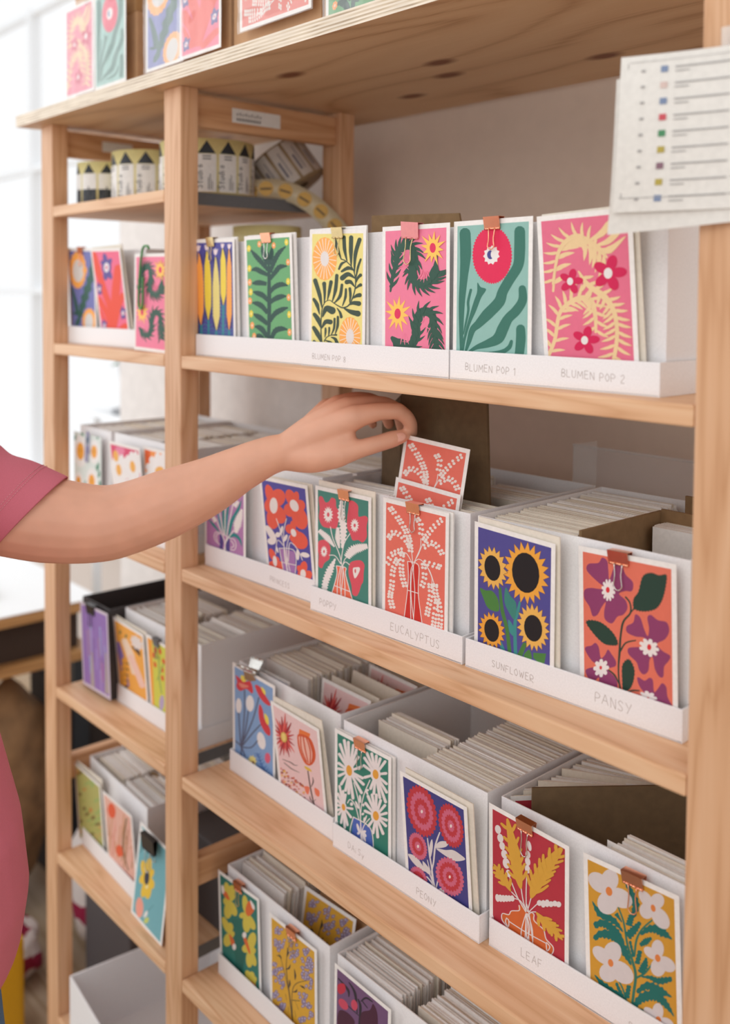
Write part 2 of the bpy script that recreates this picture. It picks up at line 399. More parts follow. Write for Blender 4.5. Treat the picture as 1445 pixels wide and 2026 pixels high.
# ------------------------------------------------------------ pencil handwriting
GL = {'A': ((0, 0, .35, 1, .7, 0), (.15, .4, .55, .4)), 'B': ((0, 0, 0, 1, .45, .85, .35, .55, 0, .5, .5, .4, .4, .05, 0, 0),), 'C': ((.6, .85, .3, 1, 0, .5, .3, 0, .6, .12),),
      'D': ((0, 0, 0, 1, .5, .8, .55, .3, 0, 0),), 'E': ((.55, 1, 0, 1, 0, 0, .55, 0), (0, .52, .45, .52)), 'F': ((.55, 1, 0, 1, 0, 0), (0, .52, .42, .52)),
      'I': ((0, 0, 0, 1),), 'L': ((0, 1, 0, 0, .5, 0),), 'M': ((0, 0, .1, 1, .4, .3, .7, 1, .8, 0),), 'N': ((0, 0, 0, 1, .55, 0, .55, 1),), 'O': ((.3, 1, 0, .5, .3, 0, .6, .5, .3, 1),),
      'P': ((0, 0, 0, 1, .5, .85, .4, .5, 0, .45),), 'R': ((0, 0, 0, 1, .5, .85, .4, .5, 0, .45, .55, 0),), 'S': ((.55, .85, .25, 1, .05, .75, .5, .35, .3, 0, 0, .12),),
      'T': ((0, 1, .7, 1), (.35, 1, .3, 0)), 'U': ((0, 1, .05, .15, .3, 0, .55, .2, .6, 1),), 'W': ((0, 1, .2, 0, .4, .7, .6, 0, .8, 1),), 'Y': ((0, 1, .3, .5), (.65, 1, .2, -.1)), 'X': ((0, 1, .6, 0), (.6, 1, 0, 0)),
      '1': ((0, .8, .2, 1, .2, 0),), '2': ((0, .8, .3, 1, .5, .7, 0, 0, .55, 0),), '8': ((.3, .5, .05, .75, .3, 1, .5, .75, .05, .25, .3, 0, .55, .25, .3, .5),),
      'a': ((.45, .5, .1, .5, .1, .05, .45, .1), (.47, .55, .47, 0)), 'i': ((0, .5, 0, 0), (0, .7, .02, .75)), 's': ((.4, .5, .05, .4, .4, .2, .02, 0),), 'y': ((0, .5, .2, 0), (.45, .5, .05, -.4)),
      't': ((.15, .9, .15, 0, .3, 0), (0, .6, .35, .6)), 'u': ((0, .6, .02, .05, .35, .05, .4, .6), (.4, .6, .4, 0)), 'd': ((.4, .5, .05, .5, .05, .05, .4, .05), (.42, 1, .42, 0)), 'o': ((.2, .6, 0, .3, .2, 0, .4, .3, .2, .6),),
      ' ': ()}
def glyph_quads(txt, h, wd, rnd=None, wob=.06, adv=.28):
    """yields quads (list of 4 (x, z)) for a line of hand-written text of cap height h"""
    x = 0; out = []
    for ch in txt:
        g = GL.get(ch, ()); mxw = .3
        dz = (rnd.uniform(-1, 1) * wob * h) if rnd else 0
        for st in g:
            p = [(st[i], st[i + 1]) for i in range(0, len(st), 2)]
            if rnd: p = [(a + rnd.uniform(-.03, .03), b + rnd.uniform(-.04, .04)) for a, b in p]
            mxw = max(mxw, max(a for a, b in p))
            p = cr(p, False, 3) if len(p) > 3 and ch not in 'AEFLMNTWXY' else p
            for a, b in zip(p, p[1:]):
                dx, dy = b[0] - a[0], b[1] - a[1]; l = math.hypot(dx, dy) or 1; nx, ny = -dy / l * wd / 2, dx / l * wd / 2
                A = (x + a[0] * h, a[1] * h + dz); B = (x + b[0] * h, b[1] * h + dz)
                out.append([(A[0] + nx, A[1] + ny), (B[0] + nx, B[1] + ny), (B[0] - nx, B[1] - ny), (A[0] - nx, A[1] - ny)])
        x += (mxw + adv) * h
    return out, x

# ------------------------------------------------------------ white filing box standing in its own lid
def filing_box(label, p0, p1, z, words=(), dep=.262, h=.160, name='filing_box', m=None, lip=.0305, nb=None):
    """p0, p1: the two lower front corners of the lid"""
    m = m or WHITE
    x0, y0 = p0; x1, y1 = p1; Wd = math.dist(p0, p1); rz = math.atan2(y1 - y0, x1 - x0)
    t = thing(name, label, 'box', (x0, y0, z), rz)
    bm = bmesh.new(); th = .0018
    box(bm, 0, Wd, 0, dep, .0002, th); box(bm, 0, Wd, 0, th, .0002, lip, bev=.0006); box(bm, 0, th, th, dep, th, lip); box(bm, Wd - th, Wd, th, dep, th, lip); box(bm, th, Wd - th, dep - th, dep, th, lip)
    mats = [m, PENCIL]
    for s, wx, wz, hh in words:
        q, tot = glyph_quads(s, hh, .00075, R)
        for quad in q: 
            f = bm.faces.new([bm.verts.new((wx + a, -.00006, wz + b - a * .03)) for a, b in quad]); f.material_index = 1
    link('lid', bm, mats, t)
    bm = bmesh.new(); a, b, c, d = .003, Wd - .003, .0145, dep - .003; z0 = .0022
    box(bm, a, b, c, d, z0, z0 + th); box(bm, a, b, c, c + th, z0 + th, h, bev=.0005); box(bm, a, b, d - th, d, z0 + th, h)
    box(bm, a, a + th, c + th, d - th, z0 + th, h); box(bm, b - th, b, c + th, d - th, z0 + th, h)
    link('bin', bm, m, t)
    return t

# ------------------------------------------------------------ binder clips
def binder_clip(label, x, y, z, m, hw=None, w=.019, body=.010, rot=0.0, group=None, lean=0.0, hlen=.026):
    """clip over an upright edge: x, y, z is the middle of the edge it bites on"""
    t = thing('binder_clip', label, 'clip', (x, y, z), 0, group); t.rotation_euler = (lean, -rot, 0)
    bm = bmesh.new(); a = .0045; e = .0009; th = .0004
    prof = [(-e, -body), (-e - .0012, -body + .0006), (-a, .0022), (a, .0022), (e + .0012, -body + .0006), (e, -body)]
    inn = [(p[0] * .86, p[1] - .0004 if i in (2, 3) else p[1]) for i, p in enumerate(prof)]
    def wid(i): return w / 2
    ra = [[bm.verts.new((s * w / 2, py, pz)) for py, pz in prof] for s in (-1, 1)]
    for i in range(5):
        bm.faces.new((ra[0][i], ra[0][i + 1], ra[1][i + 1], ra[1][i]))
    link('body', bm, m, t).modifiers.new('thick', 'SOLIDIFY').thickness = .0005
    for sy in (-1, 1):
        bm = bmesh.new()
        for k in (-1, 0, 1):
            if sy > 0 and k == 0: continue
            tube(bm, [(k * w * .33 - w * .14, sy * (e + .001), -body), (k * w * .33 + w * .14, sy * (e + .001), -body)], .0011, 10)
        link('lip', bm, m, t, True)
        bm = bmesh.new(); q = w * .20; s = sy
        if sy < 0: pts = [(-q, s * .0026, -body), (-q * .75, s * .0034, -body - .009), (-q * .8, s * .0036, -body - .013), (-q * 1.05, s * .0038, -body - hlen * .68), (-q * .55, s * .0038, -body - hlen * .78), (0, s * .0038, -body - hlen * .81), (q * .55, s * .0038, -body - hlen * .78), (q * 1.05, s * .0038, -body - hlen * .68), (q * .8, s * .0036, -body - .013), (q * .75, s * .0034, -body - .009), (q, s * .0026, -body)]
        else: pts = [(-q, s * .0026, -body), (-q * .8, s * .006, -body - .009), (-q, s * .007, -body - .016), (0, s * .007, -body - .020), (q, s * .007, -body - .016), (q * .8, s * .006, -body - .009), (q, s * .0026, -body)]
        pp = []
        for i in range(len(pts) - 1):
            pp += [Vector(pts[i]).lerp(Vector(pts[i + 1]), k / 3) for k in range(3)]
        tube(bm, pp + [Vector(pts[-1])], .00062, 8)
        link('wire_handle', bm, hw or m, t, True)
    return t

# ------------------------------------------------------------ the printed cards
ART = {}
WH = '#efe6e2'
# candles
a = Art('#4b4a9d', [(112, 157), (738, 132), (793, 1868), (128, 1810)], (12.2, 12.3))
for x in (210, 340, 480, 600, 710):
    a.fern('#2f8f97', [(x, 1900), (x, 1250)], 34, 9, (95, 95), [16, 3], 1.0, curl=0)
for c, pts, wd in (('#ffab4c', [(165, 325), (180, 420), (190, 800), (195, 1200), (200, 1530), (207, 1630)], [8, 95, 118, 122, 108, 8]),
                   ('#f3d746', [(305, 290), (312, 380), (325, 800), (330, 1100), (335, 1440), (337, 1530)], [8, 95, 118, 120, 105, 8]),
                   ('#ecdb84', [(452, 385), (462, 470), (470, 900), (478, 1300), (482, 1640), (485, 1728)], [8, 80, 118, 122, 120, 8]),
                   ('#f3d746', [(575, 245), (583, 320), (592, 600), (598, 900), (602, 1170), (602, 1250)], [8, 86, 95, 100, 92, 8]),
                   ('#ffab4c', [(685, 255), (690, 330), (698, 800), (705, 1200), (710, 1620), (712, 1714)], [8, 76, 84, 90, 92, 8])):
    a.S('#3d3a78', pts, [v + 14 for v in wd]); a.S(c, pts, wd, jag=22, ja=.06)
for x, y, s in ((160, 240, 1), (305, 225, .9), (455, 300, 1), (575, 195, .75), (690, 205, .8)):
    a.G('#f1dfe2', (x - 40 * s, y - 50 * s), (x - 12 * s, y - 30 * s), (x, y - 70 * s), (x + 14 * s, y - 30 * s), (x + 45 * s, y - 50 * s), (x + 22 * s, y + 40 * s), (x, y + 68 * s), (x - 30 * s, y + 30 * s))
ART['A1a'] = a
# green fern
a = Art('#67ab70', [(88, 190), (955, 135), (983, 1932), (178, 1895)], (11.2, 12.5))
DG = '#1f4a41'
a.S(DG, [(530, 420), (545, 800), (550, 1200), (550, 1600), (530, 2000)], [20, 60, 80, 70, 60])
for p in ([(530, 740), (400, 600), (270, 470), (180, 370)], [(520, 820), (400, 770), (290, 720), (190, 740)], [(500, 980), (380, 960), (300, 960), (215, 970)],
          [(530, 1270), (430, 1180), (330, 1140), (235, 1115)], [(520, 1480), (420, 1370), (330, 1320), (220, 1300)], [(520, 1660), (400, 1570), (330, 1530), (245, 1490)],
          [(510, 1870), (430, 1760), (350, 1710), (270, 1700)], [(470, 1990), (400, 1880), (330, 1850), (300, 1880)], [(510, 640), (450, 480), (420, 380), (405, 290)], [(550, 640), (590, 480), (600, 400), (605, 320)],
          [(570, 780), (640, 600), (740, 430), (880, 310)], [(560, 900), (680, 760), (760, 680), (905, 665)], [(560, 1130), (650, 1040), (780, 990), (915, 1010)], [(570, 1300), (660, 1240), (780, 1200), (885, 1195)],
          [(560, 1620), (660, 1490), (800, 1420), (915, 1390)], [(580, 1930), (660, 1780), (780, 1740), (900, 1755)]):
    a.S(DG, p, [66, 82, 96, 84, 22], jag=9, ja=.12)
for x, y, c in ((140, 345, 1), (350, 265, 0), (640, 290, 0), (897, 230, 1), (158, 705, 1), (925, 595, 0), (168, 950, 0), (922, 938, 1), (190, 1118, 1), (180, 1270, 0), (930, 1215, 0), (205, 1487, 1), (935, 1505, 1), (228, 1680, 0), (937, 1800, 0), (268, 1860, 0)):
    a.K('#f0d83c' if c else '#ffa95c', x, y, 40, 64, 7, .2, round_=True); a.E('#f7e7a0' if c else '#ffe0cf', x, y, 13, 20)
ART['A1b'] = a
# oranges on yellow
YB = '#efdf86'; DK = '#2f4433'
a = Art(YB, [(113, 150), (975, 135), (942, 1940), (105, 1885)], (9.5, 12.7))
for x, y, rx, ry, ix, iy in ((325, 550, 205, 350, 72, 122), (745, 1790, 180, 310, 66, 120)):
    a.K('#ffb054', x, y, rx, ry, 18, .03, round_=True)
    for i in range(20):
        t = 2 * PI * (i + .3) / 20; a.S('#fbe9d4', [(x + ix * .9 * math.cos(t), y + iy * .9 * math.sin(t)), (x + rx * .93 * math.cos(t), y + ry * .93 * math.sin(t))], [9, 12])
    a.K('#e8e0dc', x, y, ix, iy, 14, .05, round_=True)
def club(p, w): a.S(DK, p, w)
for p, w in (([(280, 1900), (265, 1700), (275, 1400), (320, 1260), (400, 1215), (470, 1255), (560, 1310), (640, 1335), (740, 1280), (820, 1090), (842, 900), (800, 720), (690, 595), (600, 555)], [26, 20, 18, 14, 12, 14, 20, 22, 22, 20, 20, 18, 16, 20]),
             ([(600, 555), (560, 440), (520, 320), (500, 240)], [18, 40, 60, 40]), ([(700, 590), (660, 400), (650, 200)], [14, 60, 60]), ([(770, 680), (765, 430), (770, 205)], [14, 70, 72]),
             ([(822, 780), (840, 480), (912, 240)], [14, 64, 70]), ([(845, 880), (880, 700), (930, 560)], [12, 40, 34]), ([(845, 940), (880, 860), (925, 815)], [14, 40, 56]), ([(845, 1030), (890, 990), (925, 972)], [14, 40, 56]),
             ([(780, 1190), (860, 1145), (910, 1135)], [14, 56, 70]), ([(740, 1290), (800, 1260), (895, 1270)], [14, 60, 80]), ([(640, 1340), (760, 1400), (880, 1430)], [14, 70, 96]),
             ([(820, 740), (720, 700), (610, 755)], [12, 64, 34]), ([(840, 870), (720, 800), (620, 860)], [12, 72, 84]), ([(825, 1000), (760, 925), (695, 925)], [12, 60, 76]), ([(690, 595), (610, 630), (565, 715)], [12, 44, 34]),
             ([(280, 1340), (240, 1130), (165, 900)], [12, 66, 72]), ([(315, 1280), (325, 1130), (316, 950)], [12, 40, 68]), ([(370, 1215), (400, 1080), (430, 925)], [12, 50, 62]), ([(450, 1240), (505, 1050), (528, 820)], [12, 60, 56]),
             ([(480, 1265), (580, 1150), (613, 970)], [12, 54, 44]), ([(620, 1310), (670, 1170), (680, 1040)], [12, 44, 36]), ([(740, 1250), (755, 1140), (745, 1030)], [12, 44, 46]),
             ([(240, 1440), (200, 1290), (145, 1200)], [12, 66, 50]), ([(265, 1660), (215, 1520), (155, 1440)], [12, 80, 60]), ([(280, 1900), (210, 1750), (145, 1650)], [12, 80, 60]), ([(290, 1480), (350, 1350), (450, 1380)], [16, 90, 120]),
             ([(275, 1660), (340, 1560), (420, 1560)], [14, 70, 80]), ([(530, 1340), (580, 1410), (600, 1480)], [12, 40, 50]), ([(320, 1860), (360, 1800), (430, 1770), (520, 1765)], [20, 16, 14, 30]), ([(430, 1770), (480, 1660), (490, 1510)], [12, 36, 36]),
             ([(500, 1750), (540, 1620), (545, 1480)], [12, 44, 38]), ([(330, 1800), (340, 1720), (340, 1660)], [12, 36, 30]), ([(390, 1790), (400, 1700), (402, 1650)], [12, 34, 30]), ([(430, 1800), (500, 1830), (540, 1920)], [12, 50, 60]), ([(340, 1850), (420, 1880), (460, 1920)], [14, 40, 40]), ([(150, 1860), (200, 1910)], [40, 40])):
    club(p, w)
ART['A2a'] = a
# dark palms on pink
def palm_pink(a):
    PG = '#22503f'
    def fr(sp, w, n, l, wd=[30, 26, 2], ang=.75, **k): a.fern(PG, sp, w, n, l, wd, ang, **k)
    fr([(165, 1120), (200, 900), (255, 700), (270, 560), (330, 470), (420, 430), (500, 450), (560, 560)], [30, 60, 80, 100, 100, 100, 100, 70], 13, (190, 230), [60, 44, 2])
    fr([(560, 560), (560, 700), (520, 820), (540, 950), (640, 1020), (760, 1010), (870, 920), (940, 830)], [80, 120, 140, 130, 120, 120, 100, 40], 15, (200, 270), [60, 44, 2])
    fr([(200, 1800), (260, 1850), (380, 1930), (500, 1900), (580, 1760), (580, 1600), (640, 1450), (760, 1430), (840, 1500), (860, 1660), (880, 1800), (900, 1960)], [60, 110, 120, 130, 130, 120, 130, 130, 120, 100, 90, 80], 19, (190, 230), [60, 42, 2])
    PK = '#f07d9c'
    for sp in ([(600, 960), (660, 880), (690, 800)], [(650, 980), (690, 900), (705, 830)], [(705, 1000), (715, 900), (720, 840)], [(760, 970), (750, 890), (735, 830)], [(800, 920), (770, 860), (745, 820)],
               [(340, 540), (390, 570), (410, 620)], [(420, 520), (430, 600), (410, 650)], [(320, 680), (400, 640), (460, 665)], [(290, 780), (380, 740), (460, 800)],
               [(330, 1890), (350, 1800), (390, 1740)], [(400, 1900), (390, 1820), (400, 1740)], [(460, 1890), (430, 1800), (410, 1740)], [(650, 1590), (690, 1560), (690, 1490)], [(700, 1540), (740, 1520), (770, 1520)], [(640, 1680), (720, 1640), (800, 1690)]):
        a.S(PK, sp, [4, 22, 4])
    for x, y in ((858, 475), (283, 1450)):
        pts = []
        for i, r in enumerate((1, .55, 1.15, .55, 1.25, .55, 1, .55, 1.2, .55, .95, .55, 1.1, .55, 1.3, .55, 1, .55, 1.15, .55, 1.1, .55, 1.25, .55)):
            t = 2 * PI * i / 24 + .15; pts.append((x + 190 * r * math.cos(t) * .95, y + 245 * r * math.sin(t) * .95))
        a.G('#ffc95a', *pts); a.E('#e31e58', x, y, 50, 76)
a = Art('#f07d9c', [(75, 213), (1082, 160), (1040, 1965), (88, 1928)], (12.2, 14.9)); palm_pink(a); ART['A2b'] = a
a = Art('#f07d9c', [(75, 213), (1082, 160), (1040, 2200), (88, 2200)], (5, 5)); palm_pink(a); ART['LA3'] = a
# magenta disc on aqua
a = Art('#8fbdb3', [(88, 203), (1055, 145), (1008, 1972), (60, 1915)], (13.5, 14.1)); TG = '#2f7161'
a.S(TG, [(190, 300), (195, 600), (170, 900), (140, 1250), (130, 1600), (130, 1950)], [150, 150, 110, 84, 60, 40])
a.S(TG, [(262, 1090), (225, 1250), (225, 1380), (180, 1600), (160, 1700)], [36, 36, 34, 26, 8])
a.P(TG, (352, 990), (395, 1050), (468, 1085), (400, 1200), (330, 1380), (250, 1560), (190, 1760), (160, 1920), (130, 1920), (160, 1740), (230, 1480), (300, 1250), (345, 1120))
a.S(TG, [(930, 280), (925, 550), (900, 760), (780, 960), (690, 1120), (640, 1260), (480, 1430), (360, 1560), (280, 1640), (230, 1800), (190, 1920)], [145, 150, 140, 135, 135, 150, 150, 110, 85, 60, 30])
a.S(TG, [(955, 1080), (955, 1240), (870, 1380), (760, 1490), (690, 1620), (620, 1760), (480, 1830), (330, 1880), (215, 1950)], [100, 120, 130, 130, 150, 150, 110, 60, 20])
a.S(TG, [(925, 1630), (925, 1780), (900, 2000)], [120, 130, 120]); a.S(TG, [(800, 1800), (770, 1880), (680, 1940), (520, 1960), (380, 1950)], [40, 60, 60, 40, 20])
a.K('#e3134f', 555, 610, 272, 405, 54, .055); a.K('#eee9e6', 545, 610, 112, 138, 11, .2, .2); a.E('#3f3f8c', 530, 605, 44, 62); a.E('#eee9e6', 575, 600, 40, 62)
ART['A3a'] = a
# cream ferns on pink
a = Art('#e66f8c', [(100, 262), (1092, 160), (1225, 1955), (170, 1910)], (14.5, 13.3)); CR_ = '#efcf9c'
a.fern(CR_, [(235, 1090), (260, 820), (310, 600), (400, 480), (520, 430), (660, 500), (770, 580), (870, 680)], [26, 34, 44, 50, 60, 70, 70, 20], 13, (200, 260, 290), [14, 56, 44, 3], .85, sides=(1,), curl=-.3)
a.fern(CR_, [(770, 590), (640, 490), (520, 450), (400, 500), (310, 620), (260, 820), (235, 1000)], 30, 11, (190, 210, 150), [8, 40, 30, 3], 1.0, sides=(1,), curl=-.3)
a.S(CR_, [(780, 585), (900, 590), (1085, 430)], [30, 90, 6]); a.S(CR_, [(740, 540), (880, 490), (990, 370), (1050, 190)], [20, 70, 80, 8]); a.S(CR_, [(650, 490), (800, 400), (880, 300), (940, 200)], [20, 80, 80, 8])
a.fern(CR_, [(160, 1930), (250, 1700), (300, 1400), (380, 1270), (540, 1180), (680, 1200), (740, 1380), (750, 1600)], [50, 44, 44, 50, 70, 70, 50, 30], 14, (190, 190), [8, 42, 34, 3], .9, curl=-.25)
a.fern(CR_, [(540, 850), (650, 1010), (840, 1150), (950, 1300), (1000, 1480), (1010, 1700), (980, 1940)], [20, 60, 80, 60, 50, 50, 50], 13, (130, 230), [8, 46, 36, 3], 1.0, curl=-.25)
for x, y, r in ((905, 870, 205), (450, 970, 145), (630, 1705, 170)):
    for i in range(5):
        t = -1.35 + i * 2 * PI / 5; a.E('#d4004f', x + r * .55 * math.cos(t), y + r * .62 * math.sin(t), r * .46, r * .30, t, 16)
    a.E('#ece7e4', x - r * .08, y, r * .25, r * .32)
ART['A3b'] = a
# lavender vase
a = Art('#b47bb0', [(150, -210), (985, -130), (965, 1860), (140, 1590)], (20, 15)); TE = '#1e8283'
for sp, wd in (([(420, 1290), (300, 1160), (175, 1040)], [20, 60, 4]), ([(480, 1300), (430, 1050), (380, 850)], [20, 50, 20]), ([(520, 1300), (520, 1000), (510, 600)], [20, 60, 50]), ([(570, 1350), (590, 1000), (640, 650)], [20, 66, 30]),
               ([(640, 1370), (700, 1050), (860, 740), (930, 540)], [40, 80, 60, 6]), ([(640, 1390), (760, 1320), (880, 1400), (930, 1550)], [30, 90, 60, 4])):
    a.S(TE, sp, wd)
for x in (450, 470, 560): a.S('#6aa0c0', [(x, 1250), (x - 60 + (x > 500) * 130, 900)], [6, 14])
a.G('#4d3b86', (430, 1330), (490, 1345), (520, 1500), (490, 1660), (430, 1650)); a.G('#4d3b86', (590, 1380), (660, 1400), (655, 1700), (570, 1680), (560, 1560)); a.G('#2a2b5e', (430, 1690), (655, 1735), (655, 1770), (430, 1720))
for sp in ([(480, 1300), (380, 1080)], [(520, 1320), (430, 830)], [(545, 1340), (565, 740)], [(590, 1340), (640, 1100), (740, 640)], [(640, 1370), (750, 1220)], [(640, 1380), (560, 1520), (540, 1700)], [(480, 1330), (540, 1480), (560, 1700)], [(600, 1370), (520, 1700)]):
    a.S(WH, sp, [20, 22])
for sp in ([(350, 1080), (250, 930)], [(770, 700), (860, 580)]): a.S(WH, sp, [100, 60], jag=6, ja=.3)
a.S(WH, [(800, 1270), (830, 1100), (880, 930), (940, 740)], [60, 170, 140, 40], jag=10, ja=.28)
for sp in ([(330, 1480), (310, 1400), (340, 1310), (430, 1300)], [(330, 1480), (430, 1560)], [(380, 1500), (360, 1400), (380, 1340), (430, 1340)], [(660, 1400), (760, 1420), (800, 1540), (760, 1640), (670, 1640)], [(680, 1450), (720, 1480), (750, 1560), (680, 1600)], [(410, 1660), (680, 1720)], [(430, 1310), (660, 1390)]):
    a.S(WH, sp, [16, 16])
for sp in ([(540, 760), (520, 200)], [(740, 640), (790, 150)], [(380, 850), (250, 250)]): a.S(WH, sp, [22, 18])
for sp in ([(520, 420), (515, 60)], [(790, 260), (800, -60)], [(260, 420), (220, 100)]): a.S(WH, sp, [90, 130, 60], jag=9, ja=.28)
ART['B1a'] = a
# red flowers on violet
a = Art('#5048a0', [(60, 120), (805, 285), (968, 1870), (150, 1640)], (20.7, 24.5)); RD = '#ec5a41'
a.petals(RD, 255, 540, [(150, 200, 150), (400, 290, 270), (95, 520, 230), (240, 930, 240), (430, 830, 230)]); a.E(WH, 258, 538, 70, 130)
a.petals(RD, 620, 550, [(500, 290, 170), (660, 320, 120), (810, 560, 200), (470, 690, 240), (800, 940, 260)]); a.E(WH, 618, 548, 68, 105, -.5)
a.petals(RD, 600, 1000, [(590, 790, 110), (480, 870, 150), (600, 1160, 130), (830, 1270, 260), (700, 1000, 100)]); a.E(WH, 606, 1002, 45, 72, -.4)
a.petals(RD, 260, 1500, [(170, 1270, 110), (320, 1430, 120), (200, 1640, 190), (380, 1720, 220)]); a.E(WH, 258, 1498, 38, 100, -.1)
a.petals(RD, 785, 1740, [(800, 1510, 140), (680, 1590, 110), (690, 1780, 160), (930, 1840, 230)]); a.E(WH, 783, 1745, 52, 85, -.1)
a.G('#a877b4', (345, 1270), (632, 1335), (635, 1800), (430, 1750))
for sp in ([(300, 755), (380, 1000), (440, 1280), (490, 1760)], [(480, 760), (430, 980), (430, 1200), (450, 1500), (530, 1770)], [(535, 1050), (490, 1200), (480, 1400), (560, 1780)], [(275, 1370), (300, 1160), (340, 1130), (430, 1230)], [(770, 1490), (700, 1330), (600, 1200), (530, 1200), (510, 1500)],
           [(345, 1265), (632, 1335), (635, 1800)], [(345, 1265), (430, 1760)], [(390, 1520), (640, 1580)], [(480, 1400), (480, 1700)]):
    a.S(WH, sp, [13, 14])
a.petals(WH, 285, 1150, [(115, 865, 110), (130, 1130, 120)]); a.petals(WH, 370, 1030, [(275, 1030, 90), (410, 880, 55)]); a.petals(WH, 430, 1150, [(490, 1030, 60)]); a.petals(WH, 290, 1230, [(320, 1350, 34)]); a.petals(WH, 680, 1290, [(685, 1490, 62)]); a.petals(WH, 735, 1375, [(900, 1420, 90)])
ART['B1b'] = a
# poppies in a coral vase
a = Art('#3f8375', [(125, 158), (880, 325), (862, 1988), (122, 1735)], (14.3, 14.5)); PR = '#db4f5e'
a.P(PR, (140, 280), (190, 265), (235, 350), (290, 340), (330, 280), (390, 310), (400, 420), (440, 510), (430, 640), (400, 750), (330, 755), (270, 750), (190, 720), (140, 600), (150, 450))
a.P(PR, (600, 330), (660, 330), (725, 400), (725, 520), (740, 570), (830, 555), (870, 600), (850, 720), (850, 880), (790, 965), (720, 930), (640, 935), (600, 830), (560, 740), (560, 600), (580, 450))
a.P(PR, (135, 960), (230, 935), (280, 980), (310, 1060), (300, 1160), (290, 1230), (220, 1290), (180, 1370), (130, 1330), (135, 1180), (120, 1080))
a.P(PR, (590, 1300), (660, 1250), (760, 1245), (810, 1310), (800, 1420), (790, 1560), (760, 1620), (730, 1720), (690, 1785), (630, 1760), (615, 1620), (575, 1450))
for x, y, rx, ry, r0 in ((278, 545, 76, 135, .2), (672, 705, 66, 112, .2), (213, 1115, 52, 92, .2)):
    a.K(WH, x, y, rx, ry, 14, .34); a.E(PR, x, y, rx * .26, ry * .26)
a.P(WH, (680, 1350), (735, 1350), (740, 1400), (690, 1500), (660, 1510), (640, 1420), (645, 1360)); a.E(PR, 675, 1405, 12, 32)
for sp, wd in (([(480, 1060), (500, 860), (500, 700), (470, 560), (480, 320)], [20, 90, 100, 90, 40]), ([(440, 1060), (420, 920), (420, 740)], [20, 80, 40]), ([(370, 1040), (250, 890), (140, 790)], [20, 90, 60]), ([(550, 1200), (640, 1090), (740, 1050), (860, 1020)], [90, 130, 120, 70]), ([(380, 1220), (300, 1400), (230, 1600), (215, 1780)], [20, 100, 90, 70])):
    a.S(WH, sp, wd, jag=13, ja=.26)
a.G('#ee6f4e', (395, 1330), (535, 1360), (535, 1480), (650, 1930), (310, 1800), (400, 1480))
for sp in ([(310, 735), (350, 920), (440, 1150), (480, 1330)], [(600, 835), (510, 1000), (460, 1300)], [(460, 1300), (380, 1180), (290, 1170)], [(490, 1330), (520, 1230), (550, 1200)], [(490, 1320), (530, 1270), (590, 1310)], [(395, 1330), (535, 1360), (535, 1480), (650, 1920)], [(395, 1330), (400, 1480), (310, 1800)], [(360, 1630), (590, 1720)],
           [(460, 1340), (410, 1600), (410, 1850)], [(480, 1340), (450, 1600), (490, 1880)], [(490, 1340), (520, 1600), (520, 1880)], [(500, 1340), (470, 1700), (430, 1860)]):
    a.S(WH, sp, [12, 12])
ART['B2a'] = a
# eucalyptus
a = Art('#e8715f', [(53, 690), (645, 812), (632, 1955), (57, 1778)], (10.2, 12.0)); EW = '#efe3dc'
a.G('#cf2b1e', (272, 1255), (378, 1290), (378, 1480), (380, 1600), (425, 1890), (240, 1830), (275, 1530))
for sp in ([(272, 1255), (378, 1290), (378, 1480), (382, 1600), (425, 1890)], [(272, 1255), (280, 1400), (270, 1560), (238, 1830)], [(275, 1530), (380, 1557)], [(310, 1160), (320, 1280), (300, 1400), (310, 1860)], [(400, 1030), (395, 1120), (340, 1260), (310, 1400), (310, 1600), (345, 1870)],
           [(420, 1080), (380, 1180), (330, 1300), (345, 1560), (330, 1870)], [(220, 1170), (260, 1180), (300, 1240), (325, 1300)], [(340, 1260), (380, 1230), (430, 1260), (490, 1340), (530, 1450)], [(460, 1290), (510, 1400), (510, 1470)]):
    a.S(WH, sp, [7, 7])
for sp, n in (([(95, 745), (180, 850), (250, 960), (290, 1060), (300, 1160)], 16), ([(85, 1035), (120, 985), (190, 1000), (260, 1060), (290, 1110)], 10), ([(360, 840), (400, 900), (400, 990)], 6), ([(600, 845), (520, 920), (460, 1000), (430, 1050)], 10), ([(610, 1170), (560, 1100), (500, 1070), (435, 1110)], 9),
              ([(75, 1280), (110, 1200), (160, 1170), (215, 1150)], 8), ([(220, 1180), (210, 1300), (220, 1400), (250, 1495)], 9), ([(170, 1240), (130, 1340), (120, 1500), (105, 1600), (130, 1700)], 14), ([(590, 1300), (520, 1280), (430, 1260)], 8), ([(430, 1280), (440, 1400), (415, 1490)], 7),
              ([(495, 1470), (500, 1570), (480, 1680), (465, 1760)], 9), ([(545, 1470), (550, 1560), (580, 1650), (595, 1770), (590, 1870)], 12), ([(560, 1620), (540, 1760), (530, 1860), (520, 1930)], 10)):
    a.beads(EW, sp, 15, n)
ART['B2b'] = a
